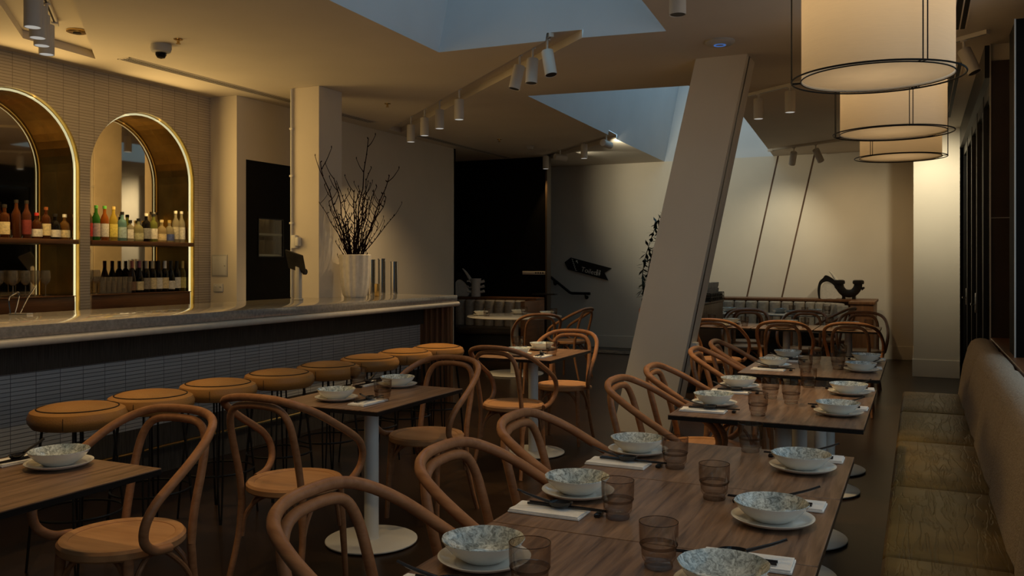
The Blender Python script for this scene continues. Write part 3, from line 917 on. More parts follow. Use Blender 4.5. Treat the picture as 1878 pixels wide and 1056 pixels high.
ordn = ('first', 'second', 'third', 'fourth', 'fifth', 'sixth', 'seventh', 'eighth')
for k in range(6):
    inst('highball', highball, '%s straight glass from the left on the right arch counter' % ordn[k], (BX - .1, 5.51 + k * .057, 1.153), group='straight glasses in the right arch')
for k in range(5):
    inst('highball', highball, '%s glass from the left on the upper shelf behind the black door' % ordn[k], (SX - .15, 7.1 + k * .08, 1.7425), group='glasses behind the black door')
for k in range(5):
    inst('highball', highball, '%s glass from the left on the lower shelf behind the black door' % ordn[k], (SX - .15, 7.1 + k * .08, 1.5225), group='glasses behind the black door')

# ------------------------------------------------------------------ bar stools
def stool():
    t = thing('bar_stool', '', 'stool')
    cu = MB().lathe([(0, .66), (.17, .66), (.195, .665), (.213, .69), (.216, .712), (.205, .738), (.185, .748), (.16, .75), (0, .75)], 48).build('seat_cushion', M['leather_tan'], t)
    MB().lathe([(.176, .7485), (.15, .758), (.1, .766), (.05, .769), (0, .77)], 48).build('seat_panel', M['leather_tan'], cu)
    MB().tube([(.177 * math.cos(a), .177 * math.sin(a), .750) for a in [2 * PI * k / 48 for k in range(48)]], .0035, 6, True).build('piping', M['leather_dark'], cu)
    MB().tube([(.2165 * math.cos(a), .2165 * math.sin(a), z) for a, z in ((R(-60), .74 - .01), (R(-60), .70), (R(-60), .675))], .0016, 5).build('seam', M['leather_dark'], cu)
    for k in range(4):
        a = R(45 + 90 * k)
        c, s = math.cos(a), math.sin(a)
        lg = MB().tube(cr([(.150 * c - .016 * s, .150 * s + .016 * c, .66), (.19 * c - .014 * s, .19 * s + .014 * c, .3), (.215 * c - .004 * s, .215 * s + .004 * c, .008), (.215 * c + .004 * s, .215 * s - .004 * c, .008), (.19 * c + .014 * s, .19 * s - .014 * c, .3), (.150 * c + .016 * s, .150 * s - .016 * c, .66)], 4), .0055, 6)
        lg.build('leg', M['black'], t)
    MB().tube([(.195 * math.cos(2 * PI * k / 32), .195 * math.sin(2 * PI * k / 32), .26) for k in range(32)], .006, 6, True).build('foot_ring', M['black'], t)
    return t
names = ('nearest the left edge', 'second from the left edge', 'third from the left edge', 'fourth from the left edge', 'fourth from the far end', 'third from the far end', 'second from the far end', 'at the far end of the bar')
for (x, y), nm in zip(((-3.60, 2.87), (-3.61, 3.31), (-3.61, 3.79), (-3.60, 4.30), (-3.58, 4.77), (-3.60, 5.28), (-3.59, 5.745), (-3.56, 6.20)), names):
    inst('stool', stool, 'round tan leather bar stool ' + nm, (x, y, 0), (0, 0, rng.uniform(-.3, .3)), 'bar stools along the bar')

# ------------------------------------------------------------------ bentwood chairs
def chair():
    t = thing('bentwood_armchair', '', 'chair')
    st = MB().lathe([(0, .452), (.176, .452), (.178, .456), (.176, .460), (.12, .459), (0, .457)], 48).build('seat', M['seatwood'], t)
    MB().lathe([(.172, .430), (.205, .428), (.213, .436), (.213, .456), (.205, .466), (.190, .468), (.176, .462), (.172, .452)] + [(.172, .430)], 48).build('seat_ring', M['seatwood'], st)
    h = [(0, -.285, .868), (.11, -.280, .862), (.190, -.245, .838), (.236, -.165, .795), (.256, -.06, .735), (.264, .04, .68), (.262, .115, .63), (.254, .155, .57), (.242, .150, .508), (.231, .095, .462), (.226, .015, .447)]
    pts = [(-x, y, z) for x, y, z in h[::-1]] + h[1:]
    MB().tube(cr(pts, 5), .0165, 10).build('arm_hoop', M['bent'], t)
    hp = [(.160, -.165, .40), (.158, -.185, .52), (.160, -.222, .66), (.150, -.252, .765), (.105, -.268, .822), (0, -.274, .834)]
    pts = hp + [(-x, y, z) for x, y, z in hp[::-1][1:]]
    MB().tube(cr(pts, 5), .0155, 10).build('back_hoop', M['bent'], t)
    for s in (-1, 1):
        MB().tube(cr([(s * .160, -.165, .40), (s * .166, -.178, .25), (s * .178, -.215, .1), (s * .190, -.245, 0)], 4), [.0155, .012], 10).build('leg', M['bent'], t)
        MB().tube([(s * .150, .125, .435), (s * .158, .138, .25), (s * .168, .150, 0)], [.0185, .016, .012], 10).build('leg', M['bent'], t)
        MB().tube(cr([(s * .152, .125, .24), (s * .152, .10, .34), (s * .150, .05, .405), (s * .15, 0, .422), (s * .15, -.05, .405), (s * .158, -.13, .33), (s * .165, -.17, .26)], 4), .0095, 8).build('brace', M['bent'], t)
    for y, o in ((.135, 1), (-.17, -1)):
        MB().tube(cr([(-.155, y, .24), (-.14, y - .01 * o, .34), (-.08, y - .03 * o, .405), (0, y - .035 * o, .42), (.08, y - .03 * o, .405), (.14, y - .01 * o, .34), (.155, y, .24)], 4), .0095, 8).build('brace', M['bent'], t)
    return t
def put_chair(label, x, y, deg, group):
    return inst('chair', chair, 'bentwood armchair with round seat ' + label, (x, y, 0), (0, 0, R(deg)), group)
G1, G2, G3 = 'bentwood chairs facing the bench', 'bentwood chairs at the two-seat tables', 'bentwood chairs at the far tables'
ROWN = ('nearest', 'second', 'third', 'fourth', 'fifth', 'sixth', 'farthest')
ROWY = (1.753, 2.363, 2.973, 4.142, 4.752, 5.80, 6.41)
CX = (-1.08, -1.04, -1.07, -1.05, -1.04, -1.05, -1.05)
for k, (y, x) in enumerate(zip(ROWY, CX)):
    put_chair('at the %s bench-row table' % ROWN[k], x, y + (.0, -.033, -.045, -.10, -.11, -.12, -.13)[k], -90 + (1, -1, 1, -1.5, 1, 0, 1)[k], G1)
put_chair('seen from behind the near-left table', -2.57, 2.23, 180 + 4, G2)
put_chair('with its back to us at the middle two-seat table', -2.53, 3.13, 3, G2)
put_chair('facing us across the middle two-seat table', -2.53, 4.28, 180 - 3, G2)
put_chair('with its back to us at the far two-seat table', -2.54, 5.47, -4, G2)
put_chair('facing us across the far two-seat table', -2.58, 6.50, 180 + 6, G2)
put_chair('drawn up to the round table by the small banquette', -3.88, 8.98, 33, G3)
put_chair('at the right of the round table near the toilets wall', -3.98, 10.2, 84, G3)
for k, x in enumerate((-1.83, -1.20, -.57)):
    put_chair(('leftmost', 'middle', 'rightmost')[k] + ' of three with backs to us before the far tables', x, 8.93, (-6, 3, -2)[k], G3)
    put_chair(('leftmost', 'middle', 'rightmost')[k] + ' of three beyond the far tables facing us', x, 10.42, 180 + (4, -3, 2)[k], G3)
put_chair('turned sideways by the end of the curved banquette', -1.02, 11.75, 75, G3)
put_chair('left of the sideways chair before the curved banquette', -1.95, 11.1, 10, G3)

# ------------------------------------------------------------------ tables
def table(lx, ly, post_x=0.0):
    def f():
        t = thing('dining_table', '', 'table')
        tt = MB().box(-lx / 2, lx / 2, -ly / 2, ly / 2, .7455, .75, .001, 1).build('tabletop', M['walnut'], t)
        MB().box(-lx / 2 + .0005, lx / 2 - .0005, -ly / 2 + .0005, ly / 2 - .0005, .728, .7455).build('edge_core', M['black'], tt)
        MB().box(-.2, .2, -.2, .2, .715, .728).build('mounting_plate', M['black'], t)
        MB().lathe([(0, .012), (.045, .012), (.040, .022), (.037, .04), (.037, .715), (0, .715)], 28, (post_x, 0, 0)).build('pedestal', M['white_metal'], t)
        MB().lathe([(0, .004), (.228, .004), (.235, .008), (.235, .013), (.230, .016), (0, .019)], 48, (post_x, 0, 0)).build('base', M['white_metal'], t)
        MB().lathe([(0, 0), (.226, 0), (.226, .004), (0, .004)], 40, (post_x, 0, 0)).build('floor_pad', M['black'], t)
        return t
    return f
for k, y in enumerate(ROWY):
    inst('t_row', table(.815, .606, .05), 'walnut table in the bench row, %s from the front' % ROWN[k], (-.612, y, 0), group='walnut tables along the bench')
for (x, y, lb) in ((-2.585, 1.72, 'two-seat walnut table cut off at the left edge'), (-2.55, 3.76, 'two-seat walnut table in the middle of the left row'), (-2.63, 6.02, 'two-seat walnut table at the far end of the left row')):
    inst('t_two', table(.62, .82), lb, (x, y, 0), group='two-seat walnut tables')
for k, x in enumerate((-1.9, -1.28, -.66)):
    inst('t_far', table(.61, .76), ('left', 'middle', 'right')[k] + ' walnut table of the far row before the curved banquette', (x, 9.67, 0), group='walnut tables at the far end')
M['white_top'] = mat('pale_stone_top', (0.50, 0.47, 0.42), .12, var=.06)
def round_table(r=.605):
    t = thing('round_table', '', 'table')
    MB().lathe([(0, .732), (r - .005, .732), (r + .005, .738), (r + .005, .748), (r, .75), (0, .75)], 56).build('tabletop', M['white_top'], t)
    MB().lathe([(0, .014), (.06, .014), (.052, .03), (.05, .732), (0, .732)], 24).build('pedestal', M['white_metal'], t)
    MB().lathe([(0, 0), (.37, 0), (.375, .008), (.37, .016), (0, .02)], 48).build('base', M['white_metal'], t)
    return t
inst('t_round', round_table, 'pale round table before the small banquette', (-4.72, 10.2, 0), group='round tables')
for k, x in enumerate((-1.5, -2.6)):
    inst('t_small', lambda: round_table(.44), ('pale round table in the bend of the curved banquette', 'pale round table half hidden behind the timber cabinet')[k], (x, 12.2, 0), group='round tables')

# ------------------------------------------------------------------ table settings
def plate():
    o = MB().lathe([(0, 0), (.062, 0), (.066, .003), (.094, .010), (.105, .0175), (.106, .0195), (.103, .0195), (.090, .0135), (.066, .008), (0, .0075)], 56).build('plate', M['china'])
    o['category'] = 'plate'
    return o
def wavy(a, r, z): return 1 + (.012 * math.sin(3 * a + .6) + .010 * math.sin(5 * a) + .006 * math.sin(11 * a)) * min(1, z / .05)
def bowl():
    t = thing('bowl', '', 'bowl')
    MB().lathe([(0, 0), (.045, 0), (.050, .003), (.073, .019), (.089, .037), (.0950, .0475)], 72, wob=wavy).build('shell', M['china'], t)
    MB().lathe([(.0950, .0475), (.0940, .049), (.0920, .0475), (.085, .036), (.068, .018), (.046, .007), (0, .005)], 72, wob=wavy).build('inner_glaze', M['glaze'], t)
    return t
def tumbler():
    t = thing('tumbler', '', 'glass')
    out = [(0, 0), (.030, 0), (.032, .004), (.031, .012), (.0375, .022), (.0395, .045), (.0395, .048), (.0425, .054), (.0437, .075), (.0442, .102)]
    inn = [(.0427, .102), (.0420, .075), (.0408, .056), (.0378, .049), (.0375, .030), (.030, .020), (0, .018)]
    MB().lathe(out + inn, 40).build('glass', M['smoke'], t)
    MB().lathe([(.0385, .0445), (.0412, .0485), (.0430, .053), (.0405, .0525)], 40).build('step_ring', M['smoke_dark'], t)
    MB().tube([(.0434 * math.cos(2 * PI * k / 40), .0434 * math.sin(2 * PI * k / 40), .102) for k in range(40)], .0009, 5, True).build('rim', M['smoke_dark'], t)
    MB().lathe([(0, .0005), (.030, .0005), (.0315, .004), (.030, .012), (0, .013)], 32).build('foot', M['smoke'], t)
    return t
M['smoke_dark'] = glassy('dark_smoky_glass', (0.62, 0.575, 0.54))
def napkin():
    t = thing('napkin', '', 'napkin')
    b = MB()
    nx, ny = 8, 14
    for layer in range(2):
        z0 = .001 + layer * .0045
        w_, l_ = .095 - layer * .004, .205 - layer * .006
        V = [[b.bm.verts.new((-w_ / 2 + w_ * i / nx, -l_ / 2 + l_ * j / ny, z0 + .004 + .0012 * math.sin(i * .9 + j * .55 + layer) * (1 if 0 < i < nx else .3))) for j in range(ny + 1)] for i in range(nx + 1)]
        B = [[b.bm.verts.new((-w_ / 2 + w_ * i / nx, -l_ / 2 + l_ * j / ny, z0)) for j in range(ny + 1)] for i in range(nx + 1)]
        for i in range(nx):
            for j in range(ny):
                b.bm.faces.new((V[i][j], V[i + 1][j], V[i + 1][j + 1], V[i][j + 1]))
                b.bm.faces.new((B[i][j], B[i][j + 1], B[i + 1][j + 1], B[i + 1][j]))
        for i in range(nx):
            b.bm.faces.new((V[i][0], B[i][0], B[i + 1][0], V[i + 1][0]))
            b.bm.faces.new((V[i][ny], V[i + 1][ny], B[i + 1][ny], B[i][ny]))
        for j in range(ny):
            b.bm.faces.new((V[0][j], V[0][j + 1], B[0][j + 1], B[0][j]))
            b.bm.faces.new((V[nx][j], B[nx][j], B[nx][j + 1], V[nx][j + 1]))
    b.build('folded_cloth', M['napkin'], t)
    return t
def spoon():
    t = thing('soup_spoon', '', 'spoon')
    b = MB()
    rings = []
    for (r, z) in ((0.0, .001), (.35, .0015), (.7, .005), (.92, .012), (1.0, .018), (.93, .018), (.85, .013), (.6, .006), (0.0, .0035)):
        ring = [b.bm.verts.new((.021 * r * math.cos(2 * PI * k / 24), .034 * r * math.sin(2 * PI * k / 24) + .004, z)) for k in range(24)] if r > 0 else [b.bm.verts.new((0, .004, z))]
        rings.append(ring)
    for a, c in zip(rings, rings[1:]):
        for k in range(24):
            k2 = (k + 1) % 24
            if len(a) == 1: b.bm.faces.new((a[0], c[k2], c[k]))
            elif len(c) == 1: b.bm.faces.new((a[k], a[k2], c[0]))
            else: b.bm.faces.new((a[k], a[k2], c[k2], c[k]))
    b.build('spoon_bowl', M['lacquer'], t)
    MB().tube(cr([(0, -.026, .016), (0, -.05, .023), (0, -.085, .034), (0, -.115, .046)], 4), [.009, .0065], 8, flat=.45).build('handle', M['lacquer'], t)
    return t
def chopstick():
    o = MB().tube([(0, -.115, 0), (0, .02, 0), (0, .115, 0)], [.0038, .0034, .0022], 6).build('chopstick', M['lacquer'])
    o['category'] = 'chopstick'
    return o
def rest():
    o = MB().box(-.021, .021, -.008, .008, 0, .010, .003).build('chopstick_rest', M['lacquer'])
    o['category'] = 'chopstick rest'
    return o
TZ = .7503
def setting(x, y, deg, where, full=True, glass=None, jig=0.0, wine=None):
    """a place setting; local -y is the diner, +x the right hand"""
    a = R(deg)
    def at(u, v, z=0.0):
        return (x + u * math.cos(a) - v * math.sin(a), y + u * math.sin(a) + v * math.cos(a), TZ + z)
    r = rng.uniform(0, 6)
    inst('plate', plate, 'white side plate at ' + where, at(0, 0), (0, 0, r), 'white side plates')
    inst('bowl', bowl, 'speckled shallow bowl at ' + where, (x - .004, y + .004, TZ + .0078), (0, 0, r + rng.uniform(0, 6)), 'speckled bowls')
    if glass:
        inst('tumbler', tumbler, 'smoky stepped tumbler at ' + where, (glass[0], glass[1], TZ), (0, 0, r), 'smoky tumblers')
    if full:
        j = rng.uniform(-.06, .06) + jig
        inst('napkin', napkin, 'folded white napkin at ' + where, at(.195, -.01), (0, 0, a + j), 'folded napkins')
        inst('spoon', spoon, 'black soup spoon at ' + where, at(.185, .015, .0115), (0, 0, a + j + .25), 'black soup spoons')
        inst('rest', rest, 'black chopstick rest at ' + where, at(.172, .125), (0, 0, a + j), 'chopstick rests')
        for k in (0, 1):
            inst('chopstick', chopstick, 'black chopstick %s the plate at %s' % (('nearer', 'farther from')[k], where), at(.166 + .012 * k, .035, .0143), (0, 0, a + j + .03 * k), 'black chopsticks')
GL = {('l', 0): (-.729, 1.651), ('r', 0): (-.527, 1.906), ('l', 1): (-.727, 2.226), ('r', 1): (-.534, 2.524), ('l', 2): (-.733, 2.851), ('r', 2): (-.55, 3.213), ('l', 3): (-.649, 3.985), ('r', 3): (-.559, 4.392), ('l', 4): (-.676, 4.525), ('r', 4): (-.546, 5.011), ('l', 5): (-.641, 5.703), ('r', 5): (-.468, 5.938), ('l', 6): (-.64, 6.261), ('r', 6): (-.50, 6.55)}
PL = {('l', 0): (-.891, 1.763), ('l', 1): (-.904, 2.395), ('l', 2): (-.909, 3.014), ('r', 0): (-.364, 1.825), ('r', 1): (-.346, 2.355), ('r', 2): (-.345, 2.993), ('l', 3): (-.885, 4.187), ('l', 4): (-.885, 4.82), ('r', 3): (-.325, 4.156), ('r', 4): (-.325, 4.825), ('l', 5): (-.855, 5.9), ('l', 6): (-.84, 6.461), ('r', 5): (-.325, 5.872), ('r', 6): (-.322, 6.442)}
for k in range(7):
    setting(*PL[('l', k)], -90, 'the chair side of the %s bench-row table' % ROWN[k], True, GL[('l', k)])
    setting(*PL[('r', k)], 90, 'the bench side of the %s bench-row table' % ROWN[k], True, GL[('r', k)])
setting(-2.60, 2.0, 180, 'the far side of the near-left two-seat table', True, None)
setting(-2.615, 3.55, 0, 'the near side of the middle two-seat table', True, (-2.395, 3.628))
setting(-2.594, 4.08, 180, 'the far side of the middle two-seat table', True, (-2.803, 4.005))
setting(-2.665, 5.82, 0, 'the near side of the far two-seat table', True, (-2.44, 5.924))
setting(-2.67, 6.28, 180, 'the far side of the far two-seat table', True, (-2.85, 6.22))
for k, (u, v, d) in enumerate(((-.42, -.12, -90), (-.12, .38, 180), (.38, .18, 90))):
    setting(-4.72 + u, 10.2 + v, d, ('the left', 'the back', 'the right')[k] + ' of the round table by the small banquette', False, (-4.72 + u + .16, 10.2 + v - .16))
for k, x in enumerate((-1.9, -1.28, -.66)):
    wh = ('left', 'middle', 'right')[k]
    setting(x, 9.44, 0, 'the near side of the %s far-row table' % wh, False, (x + .2, 9.58))
    setting(x, 9.90, 180, 'the far side of the %s far-row table' % wh, False, (x - .2, 9.8))
for k, (u, v) in enumerate(((-.22, .2), (.24, .14), (0, -.28))):
    setting(-1.5 + u, 12.2 + v, 180, ('the back left', 'the back right', 'the front')[k] + ' of the round table in the banquette bend', False, (-1.5 + u + .16, 12.2 + v - .05))
for k, (u, v) in enumerate(((.2, .15), (.1, -.25))):
    setting(-2.6 + u, 12.2 + v, 180, ('the back', 'the front')[k] + ' of the round table behind the cabinet', False, (-2.6 + u - .17, 12.2 + v - .05))

# ------------------------------------------------------------------ bench along the windows
t = thing('bench', 'long bench with olive leather seat pads and oatmeal back', 'bench', (.1, 4.0, 0))
def rel2(b): return b.xf(Matrix.Translation((-.1, -4.0, 0)))
ys = [7.31, 6.317, 5.272, 4.20, 3.184, 2.12, 1.06, .2]
rel2(MB().box(-.085, .5, .2, 7.28, 0.02, .36)).build('plinth', M['leather_dark'], t)
rel2(MB().box(-.10, .3, .2, 7.30, .33, .37, .005)).build('seat_rail', M['black'], t)
for a, c in zip(ys[1:], ys):
    b = MB().box(-.112, .285, a + .004, c - .004, .365, .452, .022, 3)
    for v in b.bm.verts:
        if v.co.z > .44:
            u = (v.co.x - .085) / .2
            q = (v.co.y - (a + c) / 2) / ((c - a) / 2)
            v.co.z += .012 * (1 - min(1, u * u)) * (1 - min(1, q * q))
    bmesh.ops.subdivide_edges(b.bm, edges=b.bm.edges, cuts=3, use_grid_fill=True)
    for v in b.bm.verts:
        if v.co.z > .445:
            u = (v.co.x - .085) / .2
            q = (v.co.y - (a + c) / 2) / ((c - a) / 2)
            v.co.z += .014 * max(0, 1 - u * u) * max(0, 1 - q * q)
    rel2(b).build('seat_pad', M['leather_olive'], t)
yb = [7.40, 6.54, 5.47, 4.34, 3.25, 2.12, 1.0, .2]
for a, c in zip(yb[1:], yb):
    b = MB()
    prof = [(.262, .40), (.30, .66), (.335, .80), (.355, .842), (.385, .862), (.415, .868), (.45, .866), (.478, .855), (.488, .83), (.49, .40)]
    n = 8
    rings = []
    for i in range(n + 1):
        f = i / n
        y = a + .002 + (c - a - .004) * f
        e = min(f, 1 - f) * (c - a)
        ins = .012 * max(0, 1 - e / .03) ** 2
        if c == 7.40 and f > .9: ins = .0
        rings.append([b.bm.verts.new((x + (ins if x < .45 else -ins * .3), y, z - (ins if z > .7 else 0))) for x, z in prof])
    if c == 7.40:
        for sc_, dy in ((.018, .030), (.045, .045)):
            rings.append([b.bm.verts.new((.42 + (x - .42) * (1 - sc_ * 2.4), c + dy - .01, .40 + (z - .40) * (1 - sc_))) for x, z in prof])
    for r0, r1 in zip(rings, rings[1:]):
        for k in range(len(prof) - 1):
            b.bm.faces.new((r0[k], r0[k + 1], r1[k + 1], r1[k]))
    b.bm.faces.new(rings[0]); b.bm.faces.new(rings[-1][::-1])
    rel2(b).build('back_pad', M['boucle'], t)
rel2(MB().box(.30, .488, .2, 7.36, .02, .40)).build('back_frame', M['leather_dark'], t)

# ------------------------------------------------------------------ channelled banquettes
def channel(b, p, q, z0, z1, depth):
    """a padded upright channel between plan points p and q bulging to its left side"""
    p, q = Vector((*p, 0)), Vector((*q, 0))
    d = (q - p); w_ = d.length; d.normalize()
    nrm = Vector((d.y, -d.x, 0))
    prof = []
    for k in range(11):
        a = PI * k / 10
        prof.append((w_ / 2 - (w_ / 2 - .006) * math.cos(a), depth * (math.sin(a) ** .55)))
    rows = []
    for z, s, zz in ((z0, 1, 0), (z1 - .05, 1, 0), (z1 - .018, .93, 0), (z1 - .004, .72, 0), (z1, .3, 0)):
        rows.append([b.bm.verts.new(p + d * (w_ / 2 + (u - w_ / 2) * (1 if s > .9 else .93 if s > .5 else .8)) + nrm * (v * s + .0) + Vector((0, 0, z))) for u, v in prof])
    for r0, r1 in zip(rows, rows[1:]):
        for k in range(10):
            b.bm.faces.new((r0[k], r0[k + 1], r1[k + 1], r1[k]))
    b.bm.faces.new(rows[-1]); b.bm.faces.new(rows[0][::-1])
    for r0, r1 in zip(rows, rows[1:]):
        b.bm.faces.new((r0[0], r1[0], r1[-1], r0[-1]))
    return b
t = thing('banquette', 'small banquette with upright padded channels against the black wall', 'banquette', (-6.1, 12.3, 0))
def rel3(b): return b.xf(Matrix.Translation((6.1, -12.3, 0)))
rel3(MB().box(-7.3, -5.27, 12.30, 12.5, 0, .86, .004).box(-7.3, -5.27, 12.18, 12.5, .86, .895, .004).box(-5.34, -5.27, 11.75, 12.3, 0, .86, .004)).build('frame', M['redwood'], t)
for k in range(9):
    x = -6.99 + k * .172
    rel3(channel(MB(), (x, 12.18), (x + .172, 12.18), .46, .855, .12)).build('back_channel', M['velvet'], t)
rel3(MB().box(-7.3, -5.36, 11.55, 12.1, .36, .46, .03, 3)).build('seat_pad', M['leather_dark'], t)
rel3(MB().box(-7.3, -5.40, 11.65, 12.3, 0, .36)).build('plinth', M['black'], t)

t = thing('banquette', 'curved banquette with padded channels along the far wall', 'banquette', (-2.0, 13.4, 0))
def rel4(b): return b.xf(Matrix.Translation((2.0, -13.4, 0)))
path = [(-3.4 + .172 * k, 13.45) for k in range(12)]
x0 = path[-1][0]
R_ = .58
for k in range(1, 7):
    a = R(90 - 15 * k)
    path.append((x0 + R_ * math.cos(a), 13.45 - R_ + R_ * math.sin(a)))
path += [(path[-1][0] + .01, path[-1][1] - .17)]
for p, q in zip(path, path[1:]):
    rel4(channel(MB(), p, q, .46, .86, .10)).build('back_channel', M['velvet'], t)
ex, ey = path[-1]
rel4(MB().box(ex - .10, ex + .05, ey - .02, ey + .02, .1, .85, .015, 3)).build('arm_end', M['velvet'], t)
rel4(MB().box(-3.5, ex + .36, 13.55, 13.95, 0, .865, .004).box(-3.5, ex + .38, 13.46, 14.0, .865, .90, .004)).build('frame', M['redwood'], t)
rel4(MB().box(ex + .07, ex + .36, 12.75, 13.56, 0, .865, .004).box(ex + .05, ex + .38, 12.73, 13.5, .865, .90, .004)).build('end_cabinet', M['redwood_z'], t)
rel4(MB().prism([(-3.5, 13.4), (-3.5, 12.9), (x0, 12.9), (x0 + .25, 12.7), (ex - .02, ey), (ex - .03, 12.95), (x0 + .35, 13.3), (x0, 13.4)], .36, .46)).build('seat_pad', M['leather_dark'], t)
rel4(MB().prism([(-3.5, 13.4), (-3.5, 13.0), (x0, 13.0), (x0 + .3, 12.8), (ex - .05, ey + .1), (ex - .05, 12.98), (x0 + .35, 13.3), (x0, 13.4)], 0, .36)).build('plinth', M['black'], t)

# ------------------------------------------------------------------ timber cabinet behind the leaning column with its basket of cups
t = thing('service_cabinet', 'dark timber service cabinet behind the leaning column', 'cabinet', (-2.6, 10.4, 0))
MB().box(-.12, .30, -.95, 1.0, .06, .93, .004).build('carcass', M['walnut_dark'], t)
MB().box(-.13, .31, -.97, 1.02, .93, .955, .004).build('cabinet_top', M['walnut_dark'], t)
MB().box(-.10, .28, -.9, .95, 0, .06).build('plinth', M['black'], t)
BKX, BKY = -2.49, 11.0
t = thing('wire_basket', 'dark wire basket of white cups on the timber cabinet', 'basket', (BKX, BKY, .955))
b = MB()
for z in (.005, .05, .10):
    b.tube([(-.2, -.4, z), (.2, -.4, z), (.2, .4, z), (-.2, .4, z)], .006, 6, True)
for x in (-.2, .2):
    for k in range(9): b.tube([(x, -.4 + .1 * k, .005), (x, -.4 + .1 * k, .10)], .005, 5)
for k in range(5):
    for y in (-.4, .4): b.tube([(-.2 + .1 * k, y, .005), (-.2 + .1 * k, y, .10)], .005, 5)
b.build('wire_frame', M['basket'], t)
MB().box(-.19, .19, -.39, .39, 0, .085).build('liner', M['basket'], t)
def cup():
    o = MB().lathe([(0, 0), (.024, 0), (.034, .03), (.038, .07), (.036, .07), (.031, .03), (0, .01)], 20).build('cup', M['china'])
    o['category'] = 'cup'
    return o
for layer in range(2):
    for i in range(3):
        for j in range(7):
            inst('cup', cup, 'small white cup in the %s layer of the wire basket' % ('lower', 'upper')[layer], (BKX - .12 + .12 * i, BKY - .3 + .1 * j, 1.041 + .072 * layer), group='white cups in the wire basket, %s layer' % ('lower', 'upper')[layer])
t = thing('power_point', 'white plastic box fixed low on the leaning column side', 'box', (-1.74, 7.33, .70))
MB().box(-.02, .05, -.05, .05, -.06, .06, .008).build('housing', M['white_metal'], t)
MB().box(.05, .056, -.03, .03, -.035, .035, .003).build('cover', M['white_metal'], t)

# ------------------------------------------------------------------ ceramics on the banquettes
def arch_vase(label, loc, rz, s):
    t = thing('ceramic_sculpture', label, 'sculpture', loc, rz, 'black and white ceramics')
    X = Matrix.Rotation(R(90), 4, 'X')
    def slab(pts, d, name, m):
        q = [(p.x * s, p.y * s) for p in cr([(x, z, 0) for x, z in pts], 4, True)]
        MB().prism(q, -d * s, d * s, X).build(name, m, t)
    slab([(-.085, .004), (.02, .004), (.10, .004), (.125, .05), (.10, .12), (.06, .175), (.0, .215), (-.05, .195), (-.085, .12)], .05, 'white_body', M['ceramic_rough'])
    slab([(-.112, .004), (-.094, .004), (-.094, .10), (-.075, .19), (-.01, .222), (.06, .185), (.10, .135), (.14, .12), (.14, .165), (.08, .24), (.02, .285), (-.03, .30), (-.06, .265), (-.105, .215), (-.125, .11)], .06, 'black_hood', M['ceramic_black'])
    MB().tube([Vector(p) * s for p in cr([(.015, 0, .355), (.05, 0, .32), (.095, 0, .255), (.13, 0, .19)], 4)], [.005 * s, .03 * s], 10).build('white_fin', M['ceramic_rough'], t)
    return t
arch_vase('black and white hooded ceramic sculpture on the small banquette', (-6.66, 12.36, .896), R(10), 1.25)
arch_vase('black and white hooded ceramic sculpture on the curved banquette', (-1.22, 13.68, .901), R(5), 1.15)
t = thing('knobbed_vase', 'white ceramic vase with knobbed arms on the small banquette', 'vase', (-6.40, 12.36, .896), R(15))
MB().lathe([(0, 0), (.075, 0), (.078, .02), (.068, .12), (.075, .22), (.088, .285), (.078, .285), (.06, .2), (.05, .05), (0, .02)], 32).build('body', M['ceramic_rough'], t)
for s in (-1, 1):
    for z in (.075, .155, .235):
        MB().tube(cr([(s * .06, 0, z - .01), (s * .10, 0, z), (s * .14, 0, z + .012)], 3), [.018, .024], 10).build('arm', M['ceramic_rough'], t)
t = thing('twin_vase', 'black twin-necked ceramic vessel on the curved banquette', 'vase', (-.93, 13.68, .901), R(0))
MB().tube(cr([(-.13, 0, .27), (-.12, 0, .17), (-.07, 0, .10), (0, 0, .08), (.07, 0, .10), (.12, 0, .17), (.13, 0, .26)], 5), .058, 14).build('body', M['ceramic_black'], t)
for s in (-1, 1):
    MB().lathe([(0, .22), (.075, .22), (.08, .245), (.075, .27), (.055, .28), (0, .27)], 20, (s * .13, 0, 0)).build('head', M['ceramic_black'], t)
    MB().lathe([(0, 0), (.028, 0), (.022, .03), (.034, .06), (0, .07)], 14, (s * .07, 0, 0)).build('foot', M['ceramic_black'], t)
    MB().tube([(s * .17, 0, .15), (s * .215, 0, .17)], [.026, .012], 8).build('spur', M['ceramic_black'], t)

# ------------------------------------------------------------------ sign, handrail, stand, plant
t = thing('wall_sign', 'black arrow sign reading Toilets on the far wall', 'sign', (-5.13, WY - .02, 1.335))
sw, sh = .38, .107
mt = Matrix.Rotation(R(90), 4, 'X')
tilt = Matrix.Rotation(R(14), 4, 'Y')
poly = [(-sw + .03, -sh), (sw + .02, -sh), (sw - .075, 0), (sw + .03, sh), (-sw + .03, sh), (-sw - .06, 0)]
MB().prism(poly, -.008, .008, tilt @ mt).build('board', M['ceramic_black'], t, False)
cu = bpy.data.curves.new('sign_text', 'FONT')
cu.body = 'Toilets'
cu.size = .115
cu.extrude = .0008
tmp = bpy.data.objects.new('sign_text', cu)
COL.objects.link(tmp)
dg = bpy.context.evaluated_depsgraph_get()
dg.update()
me = bpy.data.meshes.new_from_object(tmp.evaluated_get(dg))
bpy.data.objects.remove(tmp)
me.materials.clear()
me.materials.append(M['sign_white'])
me.transform(tilt @ mt @ Matrix.Translation((-.115, -.075, .0092)))
o = bpy.data.objects.new('lettering', me)
COL.objects.link(o)
o.parent = t
b = MB()
sx_, sy_ = -.325, .085
st = [(sx_, sy_)]
for k in range(5):
    st.append((st[-1][0] + .022, st[-1][1])); st.append((st[-1][0], st[-1][1] - .034))
st.append((st[-1][0] + .03, st[-1][1]))
